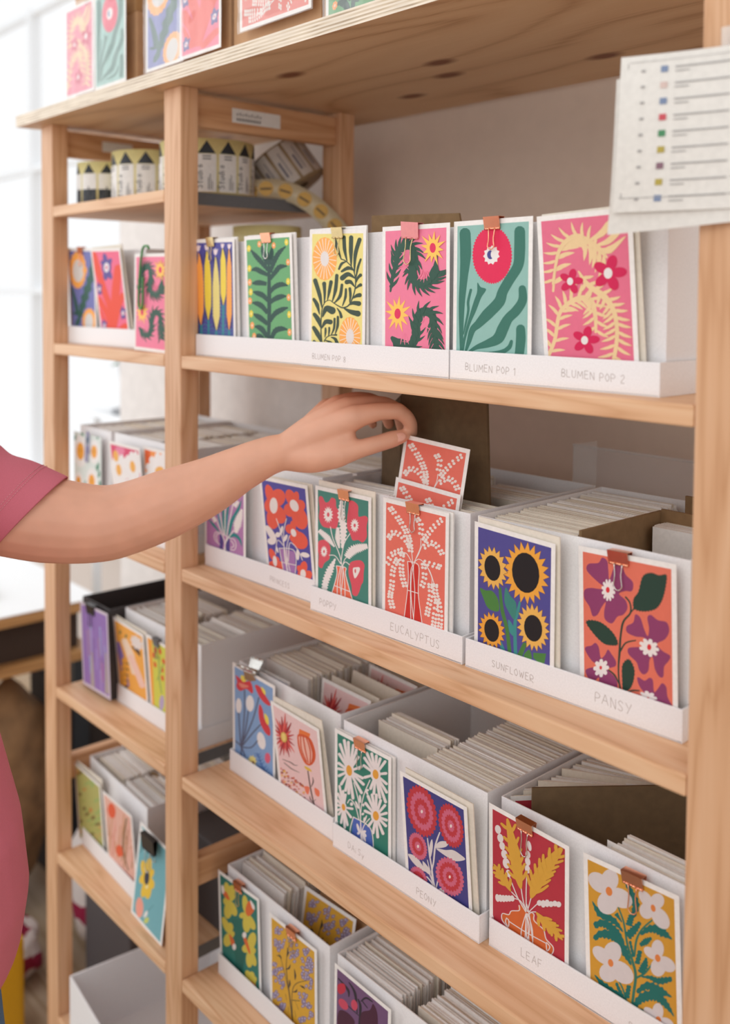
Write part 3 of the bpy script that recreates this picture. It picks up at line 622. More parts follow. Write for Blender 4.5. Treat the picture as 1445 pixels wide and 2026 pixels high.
# sunflowers
a = Art('#4f4a92', [(138, 193), (1008, 470), (1018, 1920), (115, 1630)], (16.6, 25.2))
a.S('#457d3a', [(395, 940), (420, 1200), (480, 1450), (520, 1800)], [34, 44, 44, 48]); a.S('#3a8f8c', [(640, 1110), (610, 1250), (580, 1400), (590, 1820)], [24, 40, 40, 44]); a.S('#3a8f8c', [(400, 1620), (440, 1740)], [30, 50]); a.S('#457d3a', [(700, 1650), (640, 1800)], [50, 70])
a.P('#49823c', (150, 930), (220, 960), (300, 970), (370, 1070), (385, 1210), (320, 1220), (240, 1170), (190, 1050)); a.P('#3a8578', (465, 930), (520, 1030), (595, 1140), (575, 1330), (500, 1230), (450, 1100)); a.P('#3a8f8c', (500, 1330), (560, 1420), (570, 1540), (520, 1500), (500, 1420))
a.P('#49823c', (690, 1800), (760, 1720), (790, 1840)); a.G('#49823c', (810, 1760), (970, 1775), (950, 1900), (880, 1890), (810, 1830))
for c, x, y, rx, ry, n, bx, by, brx, bry in (('#f2a93e', 710, 765, 275, 385, 21, 707, 760, 162, 248), ('#efb759', 308, 690, 172, 270, 17, 305, 690, 94, 158), ('#f0a53a', 292, 1465, 162, 240, 17, 292, 1465, 90, 148), ('#efb759', 805, 1440, 195, 310, 19, 805, 1448, 110, 172)):
    a.K('#7a4a35', x, y, rx + 8, ry + 10, n, .26, -.22); a.K(c, x, y, rx, ry, n, .26, -.22); a.E('#121014', bx, by, brx, bry, -.18)
ART['B3a'] = a
# pansy
a = Art('#e5745c', [(135, 125), (1215, 350), (1158, 1910), (102, 1585)], (18.7, 20.3)); PU = '#8f3a68'; LG = '#1c3d30'
a.P(PU, (420, 560), (320, 490), (180, 350), (200, 270), (320, 260), (370, 200), (430, 240), (440, 340), (450, 450), (520, 300), (600, 280), (650, 400), (735, 490), (720, 590), (640, 590), (560, 620), (640, 700), (655, 790), (600, 860), (530, 880), (460, 955), (380, 910), (370, 820), (395, 710), (340, 770), (290, 850), (230, 865), (195, 760), (135, 660), (140, 570), (210, 545), (330, 560))
a.P(PU, (900, 1230), (850, 1130), (740, 1110), (640, 1060), (640, 990), (720, 950), (750, 860), (810, 900), (850, 1030), (890, 1110), (910, 1020), (895, 900), (940, 870), (1020, 930), (1130, 960), (1155, 1060), (1100, 1150), (1000, 1200), (1060, 1280), (1155, 1340), (1130, 1400), (1075, 1460), (1060, 1570), (1010, 1570), (960, 1480), (940, 1350), (900, 1380), (880, 1500), (820, 1540), (770, 1490), (740, 1400), (650, 1310), (650, 1240), (760, 1230))
a.P(PU, (290, 1430), (200, 1370), (125, 1250), (140, 1210), (200, 1200), (250, 1170), (290, 1220), (310, 1340), (360, 1310), (400, 1250), (440, 1300), (490, 1380), (480, 1440), (390, 1470), (470, 1560), (500, 1650), (450, 1740), (280, 1700), (280, 1560), (200, 1620), (150, 1560), (120, 1480), (170, 1450))
a.P(PU, (850, 1790), (770, 1680), (740, 1590), (760, 1570), (830, 1610), (890, 1580), (930, 1610), (940, 1740), (990, 1700), (1040, 1645), (1090, 1690), (1100, 1800), (1150, 1980), (700, 1900), (640, 1760), (740, 1760))
for x, y, rx, ry, rot, n in ((432, 575, 86, 130, 0, 12), (900, 1240, 130, 100, .5, 9), (310, 1455, 95, 105, .4, 8), (865, 1800, 115, 70, .35, 8)):
    a.K(WH, x, y, rx, ry, n, .33, rot, round_=True)
for x, y, rx, ry in ((425, 572, 24, 34), (903, 1235, 26, 34), (305, 1450, 16, 22), (862, 1810, 18, 16)): a.E('#dd2f38', x, y, rx, ry)
a.S(LG, [(640, 660), (690, 730), (690, 840), (600, 940), (560, 1100), (540, 1280), (520, 1450), (520, 1600), (540, 1740)], [20, 18, 22, 26, 24, 28, 20, 18, 24])
a.S(LG, [(690, 840), (740, 790)], [16, 16]); a.S(LG, [(550, 1270), (620, 1180), (740, 1155)], [22, 18, 14]); a.S(LG, [(400, 1480), (470, 1540), (520, 1640)], [14, 20, 12]); a.S(LG, [(560, 1770), (660, 1720), (760, 1720)], [20, 18, 14])
def serr(pts, n, amp):
    q = cr(pts, True, n); o = []
    cx = sum(p[0] for p in q) / len(q); cy = sum(p[1] for p in q) / len(q)
    for i, p in enumerate(q):
        k = 1 + (amp if i % 2 else -amp * .2); o.append((cx + (p[0] - cx) * k, cy + (p[1] - cy) * k))
    a.G(LG, *o)
serr([(740, 790), (740, 680), (800, 600), (860, 430), (960, 390), (1060, 420), (1150, 420), (1130, 570), (1080, 710), (1000, 800), (860, 825)], 8, .045)
serr([(150, 930), (260, 920), (370, 970), (480, 1080), (520, 1190), (430, 1200), (340, 1170), (230, 1060)], 7, .06); serr([(570, 1720), (560, 1600), (570, 1430), (650, 1370), (710, 1480), (690, 1620), (640, 1700)], 7, .07)
ART['B3b'] = a
# red flowers on blue
a = Art('#86a7d2', [(105, 210), (600, 485), (598, 1870), (112, 1490)], (15.1, 10))
a.E('#efe9e8', 160, 810, 38, 115); a.E('#efe9e8', 305, 755, 52, 125); a.E('#efe9e8', 450, 1300, 52, 130, -.15)
ST = '#5a5f78'
for sp in ([(235, 560), (235, 900), (200, 1400), (190, 1560)], [(420, 650), (340, 1000), (200, 1400)], [(440, 1060), (340, 1200), (200, 1420)], [(400, 1310), (320, 1420), (210, 1430)], [(160, 920), (175, 1200), (190, 1430)], [(285, 870), (250, 1150), (195, 1430)], [(120, 1350), (190, 1420), (240, 1560)]): a.S(ST, sp, [16, 18])
a.P('#d63b45', (120, 350), (190, 400), (240, 430), (310, 420), (345, 540), (330, 600), (260, 540), (180, 580), (130, 520), (140, 440)); a.P('#d63b45', (370, 470), (430, 480), (500, 600), (570, 730), (540, 755), (470, 700), (410, 600)); a.P('#d63b45', (430, 750), (470, 830), (490, 960), (560, 1100), (560, 1210), (500, 1170), (440, 1040), (415, 880))
a.P('#e98a7a', (160, 460), (230, 470), (290, 500), (200, 530)); a.P('#f0d95a', (190, 340), (240, 350), (265, 400), (225, 440), (190, 400)); a.P('#f0d95a', (450, 480), (500, 530), (505, 600), (470, 560)); a.P('#f0d95a', (490, 880), (540, 940), (545, 1050), (505, 1000))
a.K('#f3e08a', 335, 1620, 60, 90, 9, .3); a.E('#8a3a35', 345, 1650, 14, 26); a.K('#e0607c', 530, 1550, 38, 85, 10, .2, round_=True)
a.fern('#4b6fb0', [(560, 1900), (470, 1700), (400, 1500)], 14, 9, (90, 50), [14, 3], 1.0, curl=0)
ART['C1a'] = a
# pink lantern
a = Art('#ecc9c8', [(100, 200), (540, 490), (710, 1830), (185, 1470)], (19.8, 23.1))
for i in range(22):
    t = 2 * PI * i / 22 + .1; k = .7 + .3 * ((i * 7) % 5) / 4
    a.S(['#c83a3c', '#a82a35', '#e0605a'][i % 3], [(215, 620), (215 + 130 * k * math.cos(t) + 22 * math.sin(t), 620 + 330 * k * math.sin(t))], [46, 5])
a.E('#d9b25a', 214, 620, 34, 75, -.1); a.E('#edd27c', 212, 618, 20, 58, -.1)
a.G('#ea7a3c', (370, 480), (480, 530), (470, 600), (365, 545)); a.P('#d95a2e', (365, 550), (480, 590), (540, 760), (545, 900), (500, 990), (440, 960), (380, 800), (355, 650)); a.P('#f0b9a8', (375, 580), (470, 620), (520, 780), (520, 900), (490, 960), (450, 930), (395, 780), (372, 650))
for sp in ([(385, 570), (400, 760), (460, 940)], [(410, 570), (440, 760), (478, 950)], [(440, 580), (490, 760), (498, 950)], [(465, 600), (520, 800), (510, 960)]): a.S('#cf4f2a', sp, [12, 12])
a.P('#e3b93c', (440, 1010), (500, 1040), (520, 1085), (460, 1060)); a.S('#4a3830', [(480, 1080), (520, 1350), (570, 1620), (610, 1800)], [12, 14, 16, 16])
for sp in ([(530, 1330), (545, 1240), (535, 1170)], [(570, 1620), (530, 1560), (520, 1500)], [(560, 1600), (590, 1540)], [(600, 1740), (650, 1700)], [(200, 960), (290, 990), (330, 1020), (370, 1020)], [(215, 1010), (300, 1090), (390, 1130)]): a.S('#4a3830', sp, [8, 14, 5])
for i in range(95):
    x = R.uniform(170, 460); y = 1100 + (x - 170) * .8 + R.uniform(0, 420); c = R.choice(['#b0433c', '#e6b45a', '#8d3f3a', '#e89a80', '#d06a50'])
    a.E(c, x, y, R.uniform(8, 18), R.uniform(10, 22), R.uniform(0, 3), 7)
a.P('#ea7a5a', (455, 1350), (510, 1350), (500, 1480), (470, 1440)); a.P('#ea7a5a', (565, 1340), (620, 1380), (620, 1480), (580, 1450))
ART['C1b'] = a
# daisies
a = Art('#2f7d6b', [(103, 157), (825, 540), (803, 1988), (95, 1530)], (18.8, 18.8)); DW = '#ebe1df'
a.G('#4c66b5', (320, 1360), (560, 1520), (600, 1830), (285, 1640))
for sp in ([(320, 1360), (560, 1520), (600, 1850)], [(320, 1360), (285, 1640), (600, 1830)], [(330, 870), (390, 1100), (420, 1350), (430, 1760)], [(560, 830), (470, 1050), (425, 1300), (425, 1700)], [(240, 1160), (280, 1110), (350, 1200), (400, 1400)], [(550, 1380), (460, 1500), (420, 1700)], [(425, 1500), (440, 1780)], [(420, 1560), (470, 1760)]): a.S(DW, sp, [15, 12])
def daisy(x, y, tips, w):
    for tx, ty in tips: a.S(DW, [(x, y), (tx, ty)], [w * .75, w * 1.05])
daisy(270, 700, [(140, 320), (200, 260), (258, 285), (330, 330), (380, 380), (130, 460), (120, 590), (120, 670), (125, 770), (155, 890), (215, 980), (260, 1020), (320, 1090), (440, 1010), (470, 890), (455, 800), (440, 640), (400, 500)], 40)
daisy(645, 745, [(520, 440), (590, 450), (655, 480), (710, 520), (780, 560), (790, 730), (795, 880), (795, 1000), (780, 1140), (700, 1080), (615, 1020), (570, 950), (490, 790), (480, 620), (490, 510)], 40)
daisy(187, 1220, [(130, 920), (180, 990), (215, 1040), (110, 1030), (100, 1120), (105, 1190), (120, 1320), (150, 1440), (200, 1510), (240, 1470), (290, 1360), (310, 1240), (110, 1260)], 34)
daisy(643, 1340, [(530, 1060), (590, 1040), (650, 1040), (710, 1120), (770, 1190), (790, 1300), (790, 1400), (780, 1480), (740, 1590), (665, 1640), (600, 1580), (540, 1480), (490, 1270), (500, 1160)], 40)
for x, y, rx, ry in ((270, 693, 40, 78), (645, 745, 42, 70), (187, 1218, 25, 50), (643, 1338, 42, 68)): a.E(DW, x, y, rx * 1.7, ry * 1.4); a.E('#e5a13a', x, y, rx, ry, -.15)
a.petals(DW, 410, 1590, [(370, 1450, 36), (370, 1590, 40)]); a.petals(DW, 445, 1570, [(500, 1560, 40), (500, 1640, 44), (490, 1710, 34)]); a.petals(DW, 500, 980, [(545, 970, 36), (530, 1040, 30)]); a.petals(DW, 420, 1160, [(415, 1040, 34)]); a.petals(DW, 400, 1240, [(350, 1130, 30), (365, 1190, 30)]); a.petals(DW, 440, 1330, [(470, 1300, 34)]); a.petals(DW, 470, 1440, [(475, 1360, 24), (510, 1330, 24)]); a.E(DW, 297, 1175, 22, 26); a.E(DW, 467, 1185, 16, 22)
ART['C2a'] = a
# peonies
a = Art('#413f82', [(60, 222), (760, 605), (860, 1930), (117, 1490)], (21.9, 26.4)); LW = '#ddd4d3'
for sp, wd in (([(490, 905), (440, 1080), (420, 1300), (400, 1450), (440, 1660)], [14, 22, 18, 20, 20]), ([(345, 990), (370, 1200), (400, 1400), (430, 1660)], [12, 18, 18, 20]), ([(290, 1300), (350, 1420), (400, 1540), (430, 1680)], [8, 12, 18, 16]), ([(340, 1510), (400, 1590), (430, 1690)], [16, 18, 16]), ([(475, 1540), (450, 1680)], [14, 16]), ([(345, 1280), (380, 1440)], [10, 14])): a.S(LW, sp, wd)
for pts in ([(400, 1000), (410, 1100), (385, 1240), (365, 1170), (375, 1060)], [(595, 1030), (560, 1090), (445, 1110), (470, 1040), (530, 1015)], [(450, 1120), (560, 1130), (650, 1125), (740, 1180), (795, 1240), (680, 1270), (580, 1220)], [(110, 1215), (200, 1240), (270, 1330), (330, 1440), (230, 1390), (150, 1300)], [(290, 1300), (370, 1400), (380, 1480), (310, 1420)], [(470, 1700), (520, 1650), (580, 1710)], [(480, 1720), (600, 1750), (710, 1850), (600, 1830)]): a.P(LW, *pts)
R1, R2 = '#c0353f', '#cf6580'
for x, y, rx, ry, rot, seq in ((278, 650, 172, 335, -.2, (R1, R2, R1, R2)), (620, 815, 140, 290, -.22, (R1, R2, R1, R2)), (232, 1105, 105, 188, -.25, (R2, R1, R2)), (618, 1488, 165, 275, -.25, (R2, R1, R2, R1)), (235, 1560, 110, 190, -.25, (R2, R1, R2))):
    n = len(seq)
    for i, c in enumerate(seq):
        k = 1 - i / (n + .15); a.K(c, x, y, rx * k, ry * k, 26 - i * 5, .10 + .03 * i, rot, round_=True)
    a.E('#f0d9d6', x, y, 13, 22)
ART['C2b'] = a
# leaves in an orange pot
a = Art('#b7303f', [(73, 105), (857, 545), (850, 1975), (65, 1440)], (13.1, 13.0)); YE = '#dba43c'; LW = '#e6dcda'
def oak(sp, wd, n): a.S(YE, sp, [w * .62 for w in wd]); a.fern(YE, sp, 10, n, (wd[1] * .8, wd[2] * .55), [34, 38, 26], .85, curl=.25, t0=.1, t1=.95)
a.G('#d4652c', (345, 1220), (380, 1215), (430, 1290), (510, 1310), (530, 1380), (600, 1470), (650, 1590), (720, 1680), (725, 1760), (640, 1800), (630, 1850), (260, 1600), (235, 1500), (190, 1440), (165, 1360), (185, 1310), (240, 1320), (260, 1290), (345, 1270))
for sp in ([(355, 1215), (355, 1275), (270, 1285), (240, 1330), (170, 1320), (170, 1400), (240, 1500), (260, 1580)], [(440, 1280), (515, 1310), (520, 1390), (620, 1490), (650, 1600), (725, 1690), (715, 1770), (645, 1800), (630, 1850)], [(215, 1370), (240, 1400), (235, 1470), (205, 1420), (215, 1370)], [(655, 1640), (690, 1690), (660, 1740), (650, 1650)], [(245, 1410), (430, 1530), (650, 1650)],
           [(430, 1310), (380, 1500), (375, 1660)], [(435, 1310), (420, 1600), (430, 1740)], [(440, 1310), (460, 1600), (460, 1740)], [(450, 1310), (500, 1500), (500, 1750)], [(430, 1330), (440, 1600), (490, 1740)], [(440, 1330), (470, 1500), (420, 1690)], [(440, 1200), (470, 1340), (500, 1600)],
           [(255, 890), (340, 1120), (430, 1290)], [(380, 1015), (400, 1150), (430, 1270)], [(443, 840), (435, 1050), (435, 1270)], [(490, 1115), (450, 1270)], [(555, 1190), (460, 1290)], [(300, 1135), (370, 1160), (430, 1260)], [(275, 1060), (350, 1140)], [(540, 1285), (490, 1290), (450, 1340)]): a.S(LW, sp, [11, 11])
for x, y, rx, ry in ((130, 340, 32, 52), (155, 440, 32, 52), (175, 530, 30, 48), (198, 625, 34, 52), (218, 730, 38, 62), (242, 845, 26, 45), (450, 790, 28, 50), (452, 700, 28, 50), (455, 620, 26, 46), (470, 520, 22, 60)): a.E(LW, x, y, rx, ry, -.2)
for x in range(6): a.E(LW, 118 + x * 33, 1142 - abs(2 - x) * 2, 24, 46 - x * 2, -.15)
for x in range(6): a.E(LW, 580 + x * 42, 1178 + (x % 2) * 8, 28, 34 + (x in (1, 2)) * 10, 0)
oak([(375, 1005), (340, 800), (300, 560), (235, 220)], [50, 190, 190, 40], 6); oak([(495, 1110), (560, 930), (660, 750), (810, 550)], [60, 250, 240, 90], 7); oak([(265, 1050), (200, 930), (150, 850), (85, 745)], [20, 130, 110, 20], 4); oak([(545, 1290), (640, 1400), (720, 1470), (830, 1600)], [20, 150, 140, 20], 5)
ART['C3a'] = a
# white flowers on mustard
a = Art('#d3992f', [(78, 175), (1120, 640), (1100, 2370), (105, 1640)], (14.3, 0.2)); TL = '#0f6b64'; FW = '#d9cfce'
for sp, wd in (([(560, 1960), (600, 1700), (630, 1500), (600, 1350), (540, 1150), (500, 900), (440, 730)], [30, 34, 34, 30, 26, 22, 16]), ([(620, 1280), (650, 1100), (720, 980), (840, 880)], [24, 26, 24, 20]), ([(640, 1520), (740, 1470), (830, 1370)], [26, 26, 20]), ([(550, 1900), (480, 1650), (400, 1500)], [22, 20, 12]), ([(600, 1900), (700, 1960), (850, 2000)], [24, 20, 14])): a.S('#2f7361', sp, wd)
for sp, wd in (([(520, 410), (600, 560), (650, 700), (610, 840)], [40, 60, 90, 60]), ([(130, 660), (220, 800), (380, 880), (490, 1010)], [6, 80, 70, 14]), ([(150, 940), (260, 910), (400, 1000), (500, 1120)], [70, 90, 80, 14]), ([(150, 1090), (230, 1030), (380, 1060), (480, 1180), (580, 1380)], [50, 100, 90, 90, 16]), ([(410, 800), (480, 900)], [50, 10]), ([(560, 940), (600, 820)], [80, 70]),
              ([(540, 1060), (620, 990), (700, 900)], [100, 90, 40]), ([(570, 1110), (610, 1290)], [30, 30]), ([(700, 1040), (800, 980), (920, 990), (1080, 1100)], [30, 90, 110, 6]), ([(690, 1160), (760, 1120), (830, 1080)], [40, 80, 30]), ([(650, 1370), (690, 1220)], [60, 50]), ([(690, 1470), (740, 1380), (760, 1300)], [80, 90, 20]),
              ([(700, 1510), (800, 1520), (900, 1560), (1060, 1540)], [14, 50, 80, 50]), ([(640, 1680), (760, 1610), (900, 1660), (1050, 1740)], [40, 90, 90, 10]), ([(600, 1840), (700, 1740), (860, 1720), (980, 1820), (1070, 1950)], [50, 110, 110, 70, 6]), ([(150, 1480), (280, 1620), (440, 1720), (540, 1880)], [6, 80, 50, 10]), ([(400, 1570), (460, 1700), (530, 1800)], [30, 40, 10]), ([(520, 1740), (550, 1600)], [60, 50]), ([(430, 1760), (430, 1830)], [60, 60]), ([(660, 1950), (700, 1860)], [60, 40])):
    a.S(TL, sp, wd, jag=max(3, int(len(sp) * 2.2)), ja=.2)
for x, y, ps in ((330, 545, [(100, 350, 200), (355, 290, 210), (600, 700, 210), (300, 810, 250)]), (860, 740, [(700, 540, 130), (960, 580, 170), (1030, 970, 180), (700, 800, 190)]), (340, 1355, [(140, 1180, 150), (385, 1120, 210), (590, 1560, 210), (290, 1560, 220)]), (900, 1310, [(740, 1190, 110), (900, 1100, 150), (1100, 1440, 150), (900, 1510, 180)]), (290, 1735, [(180, 1600, 80), (370, 1700, 110), (330, 1830, 110)]), (885, 1985, [(720, 1850, 100), (880, 1800, 130), (1060, 2080, 140), (800, 2150, 150)])):
    a.petals(FW, x, y, ps)
for x, y, rx, ry in ((332, 547, 38, 54), (860, 740, 28, 44), (340, 1353, 30, 44), (898, 1307, 32, 44), (288, 1735, 24, 18), (885, 1985, 32, 44)): a.E('#e0823f', x, y, rx, ry, -.3)
ART['C3b'] = a
# daffodils
a = Art('#2a776c', [(78, 205), (632, 635), (640, 1985), (90, 1440)], (22.7, 17.3)); DY_ = '#d6c34e'
for x in range(260, 430, 24): a.S('#1f5c50', [(x, 900), (x + 20, 1300), (340 + (x - 340) * .3, 1800)], [8, 12, 8])
a.petals(DY_, 210, 620, [(165, 330, 100), (260, 380, 130), (120, 620, 120), (180, 890, 130), (310, 850, 110), (290, 520, 90)]); a.petals(DY_, 470, 830, [(440, 540, 90), (360, 860, 90), (470, 1110, 120), (590, 1070, 110)]); a.petals(DY_, 200, 1110, [(110, 860, 90), (220, 950, 110), (270, 1160, 120), (160, 1310, 130)])
a.petals(DY_, 510, 1380, [(570, 1110, 130), (400, 1320, 130), (600, 1400, 110), (500, 1640, 110), (590, 1620, 90)]); a.petals(DY_, 520, 1850, [(450, 1680, 90), (530, 1700, 100), (590, 1780, 110), (580, 1900, 100)])
O_ = '#dd6a34'
a.P(O_, (130, 480), (170, 480), (220, 590), (190, 600), (130, 530)); a.P(WH, (95, 390), (125, 380), (140, 470), (120, 510), (100, 480)); a.P(O_, (510, 630), (590, 760), (500, 865), (455, 770)); a.P(WH, (530, 615), (590, 700), (595, 760), (560, 740)); a.P(O_, (200, 1120), (280, 1240), (240, 1310)); a.E(WH, 275, 1320, 28, 48); a.P(O_, (415, 1190), (460, 1190), (520, 1410), (490, 1410)); a.E(WH, 433, 1145, 32, 46); a.P(O_, (520, 1840), (590, 1910), (560, 1920))
ART['D1a'] = a
# lilac sprigs on mustard
def lilac(a):
    def clus(x, y, rx, ry, n):
        for i in range(n):
            t = R.uniform(0, 2 * PI); k = R.uniform(0, 1) ** .5; px, py = x + rx * k * math.cos(t), y + ry * k * math.sin(t)
            a.K('#8c7c9c', px, py, 26, 34, 4, .3, R.uniform(0, 1), round_=True); a.E('#d5cde0', px, py, 9, 13, 0, 8)
    a.S('#4a4238', [(350, 850), (330, 1200), (380, 1600), (430, 2000)], [6, 12, 16, 20]); a.S('#4a4238', [(650, 1360), (480, 1430), (420, 1600), (430, 1990)], [8, 12, 10, 10]); a.S('#4a4238', [(540, 1690), (420, 1690)], [10, 12]); a.S('#4a4238', [(200, 900), (300, 1250), (400, 1700)], [4, 8, 8])
    for p in ([(180, 1000), (230, 1010), (255, 1055)], [(395, 1125), (370, 1190), (320, 1215)], [(455, 1190), (470, 1300), (465, 1370)], [(345, 860), (355, 940), (340, 1010)], [(540, 1450), (590, 1470), (620, 1500)], [(500, 1510), (480, 1550), (430, 1560)], [(380, 1370), (385, 1440), (375, 1500)], [(250, 1150), (280, 1230)], [(320, 1600), (340, 1700)], [(470, 1700), (520, 1830)], [(365, 1800), (370, 1880)], [(460, 1850), (480, 1950)]): a.S('#2f3238', p, [4, 30, 4])
    for c in ((200, 600, 80, 60, 8), (225, 800, 85, 120, 18), (450, 920, 70, 160, 20), (640, 860, 60, 60, 8), (640, 1130, 105, 210, 42), (690, 1400, 60, 80, 8), (150, 1150, 40, 40, 4), (200, 1300, 85, 120, 20), (265, 1470, 40, 60, 6), (190, 1640, 60, 60, 7), (225, 1800, 90, 120, 18), (590, 1600, 70, 50, 7), (640, 1740, 80, 90, 14), (700, 1900, 40, 70, 5), (580, 1990, 80, 50, 9), (400, 700, 50, 60, 6)): clus(*c)
a = Art('#dba735', [(88, 380), (775, 880), (770, 2380), (125, 1800)], (17.4, 14)); lilac(a); ART['D1b'] = a
# dark bells on violet
a = Art('#735178', [(70, 190), (480, 630), (480, 1700), (70, 1250)], (20, 20))
for sp in ([(80, 300), (160, 420), (170, 500)], [(170, 340), (220, 460), (240, 680)], [(270, 540), (310, 500), (360, 540)], [(245, 520), (265, 620), (250, 900)], [(160, 600), (250, 700)], [(280, 540), (320, 610)]): a.S('#2b2430', sp, [10, 22, 8])
a.P('#c22f45', (80, 370), (130, 360), (140, 440), (100, 480), (75, 440)); a.E('#cc4a62', 125, 590, 34, 66, -.4); a.E('#cc4a62', 215, 590, 26, 60, -.1); a.P('#4a1f38', (365, 560), (400, 680), (390, 900), (280, 900), (270, 680), (340, 630)); a.P('#4a1f38', (90, 670), (170, 690), (220, 800), (90, 860))
ART['D2a'] = a

# ---- left bay (out of focus in the photograph)
a = Art('#7478b8', [(95, 195), (345, 190), (405, 1285), (110, 1245)], (12.6, 11.4)); g = '#2f5f55'
a.S(g, [(345, 220), (330, 500), (270, 800), (200, 1150), (170, 1260)], [30, 60, 80, 60, 40], jag=8, ja=.3); a.S(g, [(120, 680), (160, 880), (180, 1060), (130, 1050)], [20, 40, 50, 20])
a.K('#ffb054', 185, 440, 92, 250, 18, .08, round_=True); a.E('#ddd8d4', 190, 445, 60, 150); a.K('#ffb054', 325, 1180, 84, 220, 18, .08, round_=True); a.E('#ddd8d4', 322, 1190, 50, 150); a.K('#ffb054', 262, 430, 26, 50, 8, .2, round_=True)
ART['LA1'] = a
def redpink(a):
    r = '#ee4a2e'; v = '#5a4a98'
    for sp, wd in (([(700, 1300), (690, 1000), (700, 700), (715, 400)], [60, 90, 110, 90]), ([(660, 1300), (640, 1000), (540, 700), (400, 250)], [40, 80, 80, 90]), ([(650, 1300), (600, 1080), (480, 860)], [40, 70, 90]), ([(710, 1300), (740, 1000), (790, 770)], [40, 70, 70]), ([(620, 1300), (560, 1150), (500, 1020)], [40, 40, 30]), ([(760, 1330), (850, 1230)], [90, 90])): a.S(r, sp, wd)
    for x, y, k in ((570, 400, 1), (485, 700, .5), (810, 1030, .55), (565, 1240, .5)):
        a.petals(v, x, y, [(x - 35 * k, y - 180 * k, 60 * k), (x + 55 * k, y - 120 * k, 60 * k), (x - 70 * k, y - 80 * k, 60 * k), (x + 65 * k, y + 160 * k, 60 * k), (x - 10 * k, y + 180 * k, 70 * k)]); a.E(v, x, y, 60 * k, 100 * k); a.E('#ecdfe4', x, y + 5, 34 * k, 65 * k); a.E('#d0557c', x, y + 5, 12 * k, 24 * k)
a = Art('#f0688c', [(385, 210), (715, 180), (895, 1300), (525, 1290)], (14.4, 14.9)); redpink(a); ART['LA2'] = a
a = Art('#dce4df', [(105, 80), (490, 185), (470, 1400), (70, 1250)], (0, 0), rect=(0, 148, 105)); 
for i in range(26): a.E('#3f8466', R.choice([90, 110, 235, 260, 430, 450, 300, 130]) + R.uniform(-15, 15), R.uniform(100, 1300), 16, 50, R.uniform(-.4, .4), 9)
for x, y, rx, ry in ((187, 360, 55, 122), (385, 375, 42, 90), (145, 780, 34, 72), (340, 785, 46, 100), (200, 1100, 46, 90), (400, 1150, 40, 80)): a.K('#eee9e6', x, y, rx * 2.0, ry * 1.9, 14, .15, round_=True); a.E('#f0a338', x, y, rx, ry); a.E('#c98a2c', x, y - 10, 10, 20)
ART['LB1'] = a
a = Art('#dd4a72', [(685, 215), (985, 340), (1100, 1500), (800, 1300)], (18.9, 14.5)); a.P('#ea86a6', (745, 270), (830, 290), (830, 380), (770, 400))
for x, y, s in ((790, 610, 1), (935, 570, 1), (860, 1000, 1.1), (1020, 960, 1.), (750, 400, .3)): a.K('#f1ecea', x, y, 105 * s, 235 * s, 12, .16, round_=True); a.E('#f2b152', x, y, 28, 88, -.15)
ART['LB2'] = a
a = Art('#f79a4e', [(1120, 300), (1480, 420), (1540, 1600), (1220, 1500)], (11.2, 16.8)); a.P('#f06a34', (1130, 310), (1190, 340), (1180, 540), (1150, 500))
for x, y, s in ((1310, 640, 1.2), (1230, 1000, 1), (1440, 900, 1)): a.K('#f1ecea', x, y, 140 * s, 250 * s, 12, .2, round_=True); a.E('#f2b152', x, y, 50, 66)
ART['LB3'] = a
a = Art('#8f6cae', [(95, 330), (410, 460), (375, 1640), (70, 1410)], (7.3, 3), paper='#cdbfca')
for i in range(16): x = R.uniform(100, 390); y = R.uniform(500, 1300); a.S(R.choice(['#7a5796', '#a48ac2', '#a27f9e', '#9aa0c8', '#a0509a']), [(x, y), (x - 5, y + R.uniform(200, 500))], [16, 30, 12])
for x in (190, 370): a.S('#a99a94', [(x, 1010), (x - 20, 1560)], [20, 50])
ART['LC1'] = a
a = Art('#f3ab4a', [(655, 460), (950, 720), (1070, 1760), (760, 1500)], (20, 24))
for sp, c, wd in (([(700, 800), (760, 1050), (830, 1450)], '#8a6fae', [50, 60, 60]), ([(770, 760), (850, 1000), (900, 1250)], '#f5d9c0', [60, 80, 50]), ([(850, 1000), (920, 1200), (1000, 1450)], '#f5c8b8', [60, 60, 60])): a.S(c, sp, wd)
a.P('#5a3b2a', (850, 850), (930, 900), (950, 1000), (920, 960)); a.K('#e9dcd6', 900, 800, 55, 120, 9, .3, -.4, round_=True)
for y in (1060, 1150, 1240, 1330, 1420): a.E('#e9a13c', 790 + (y - 1060) * .04, y, 34, 55); a.E('#4a3d34', 800 + (y - 1060) * .04, y + 50, 36, 18)
for x, y in ((720, 640), (785, 700)): a.E('#8a7a4a', x, y, 12, 30)
ART['LC2'] = a
a = Art('#d5d352', [(1085, 760), (1460, 1030), (1580, 2130), (1200, 1880)], (18, 22)); a.S('#f3a23c', [(1110, 800), (1190, 1880)], [70, 70])
for x, y in ((1190, 950), (1250, 970), (1180, 1030), (1200, 1170), (1300, 1120), (1290, 1240), (1300, 1370), (1400, 1200), (1420, 1400)): a.E('#e0502a', x, y, 16, 48, -.2)
for sp in ([(1240, 1050), (1260, 1350), (1300, 1600)], [(1300, 1150), (1240, 1400)]): a.S('#9fb25a', sp, [16, 18])
a.E('#b9a6c8', 1310, 1750, 30, 120)
ART['LC3'] = a
a = Art('#b5b26a', [(60, 270), (190, 440), (270, 1060), (115, 930)], (19, 25))
for i in range(50): a.E(R.choice(['#c98a4a', '#a8b060', '#7f6a3a', '#9fb36a', '#c9a060']), R.uniform(70, 260), R.uniform(300, 1050), 10, R.uniform(12, 30), R.uniform(0, 1), 7)
ART['LD1'] = a
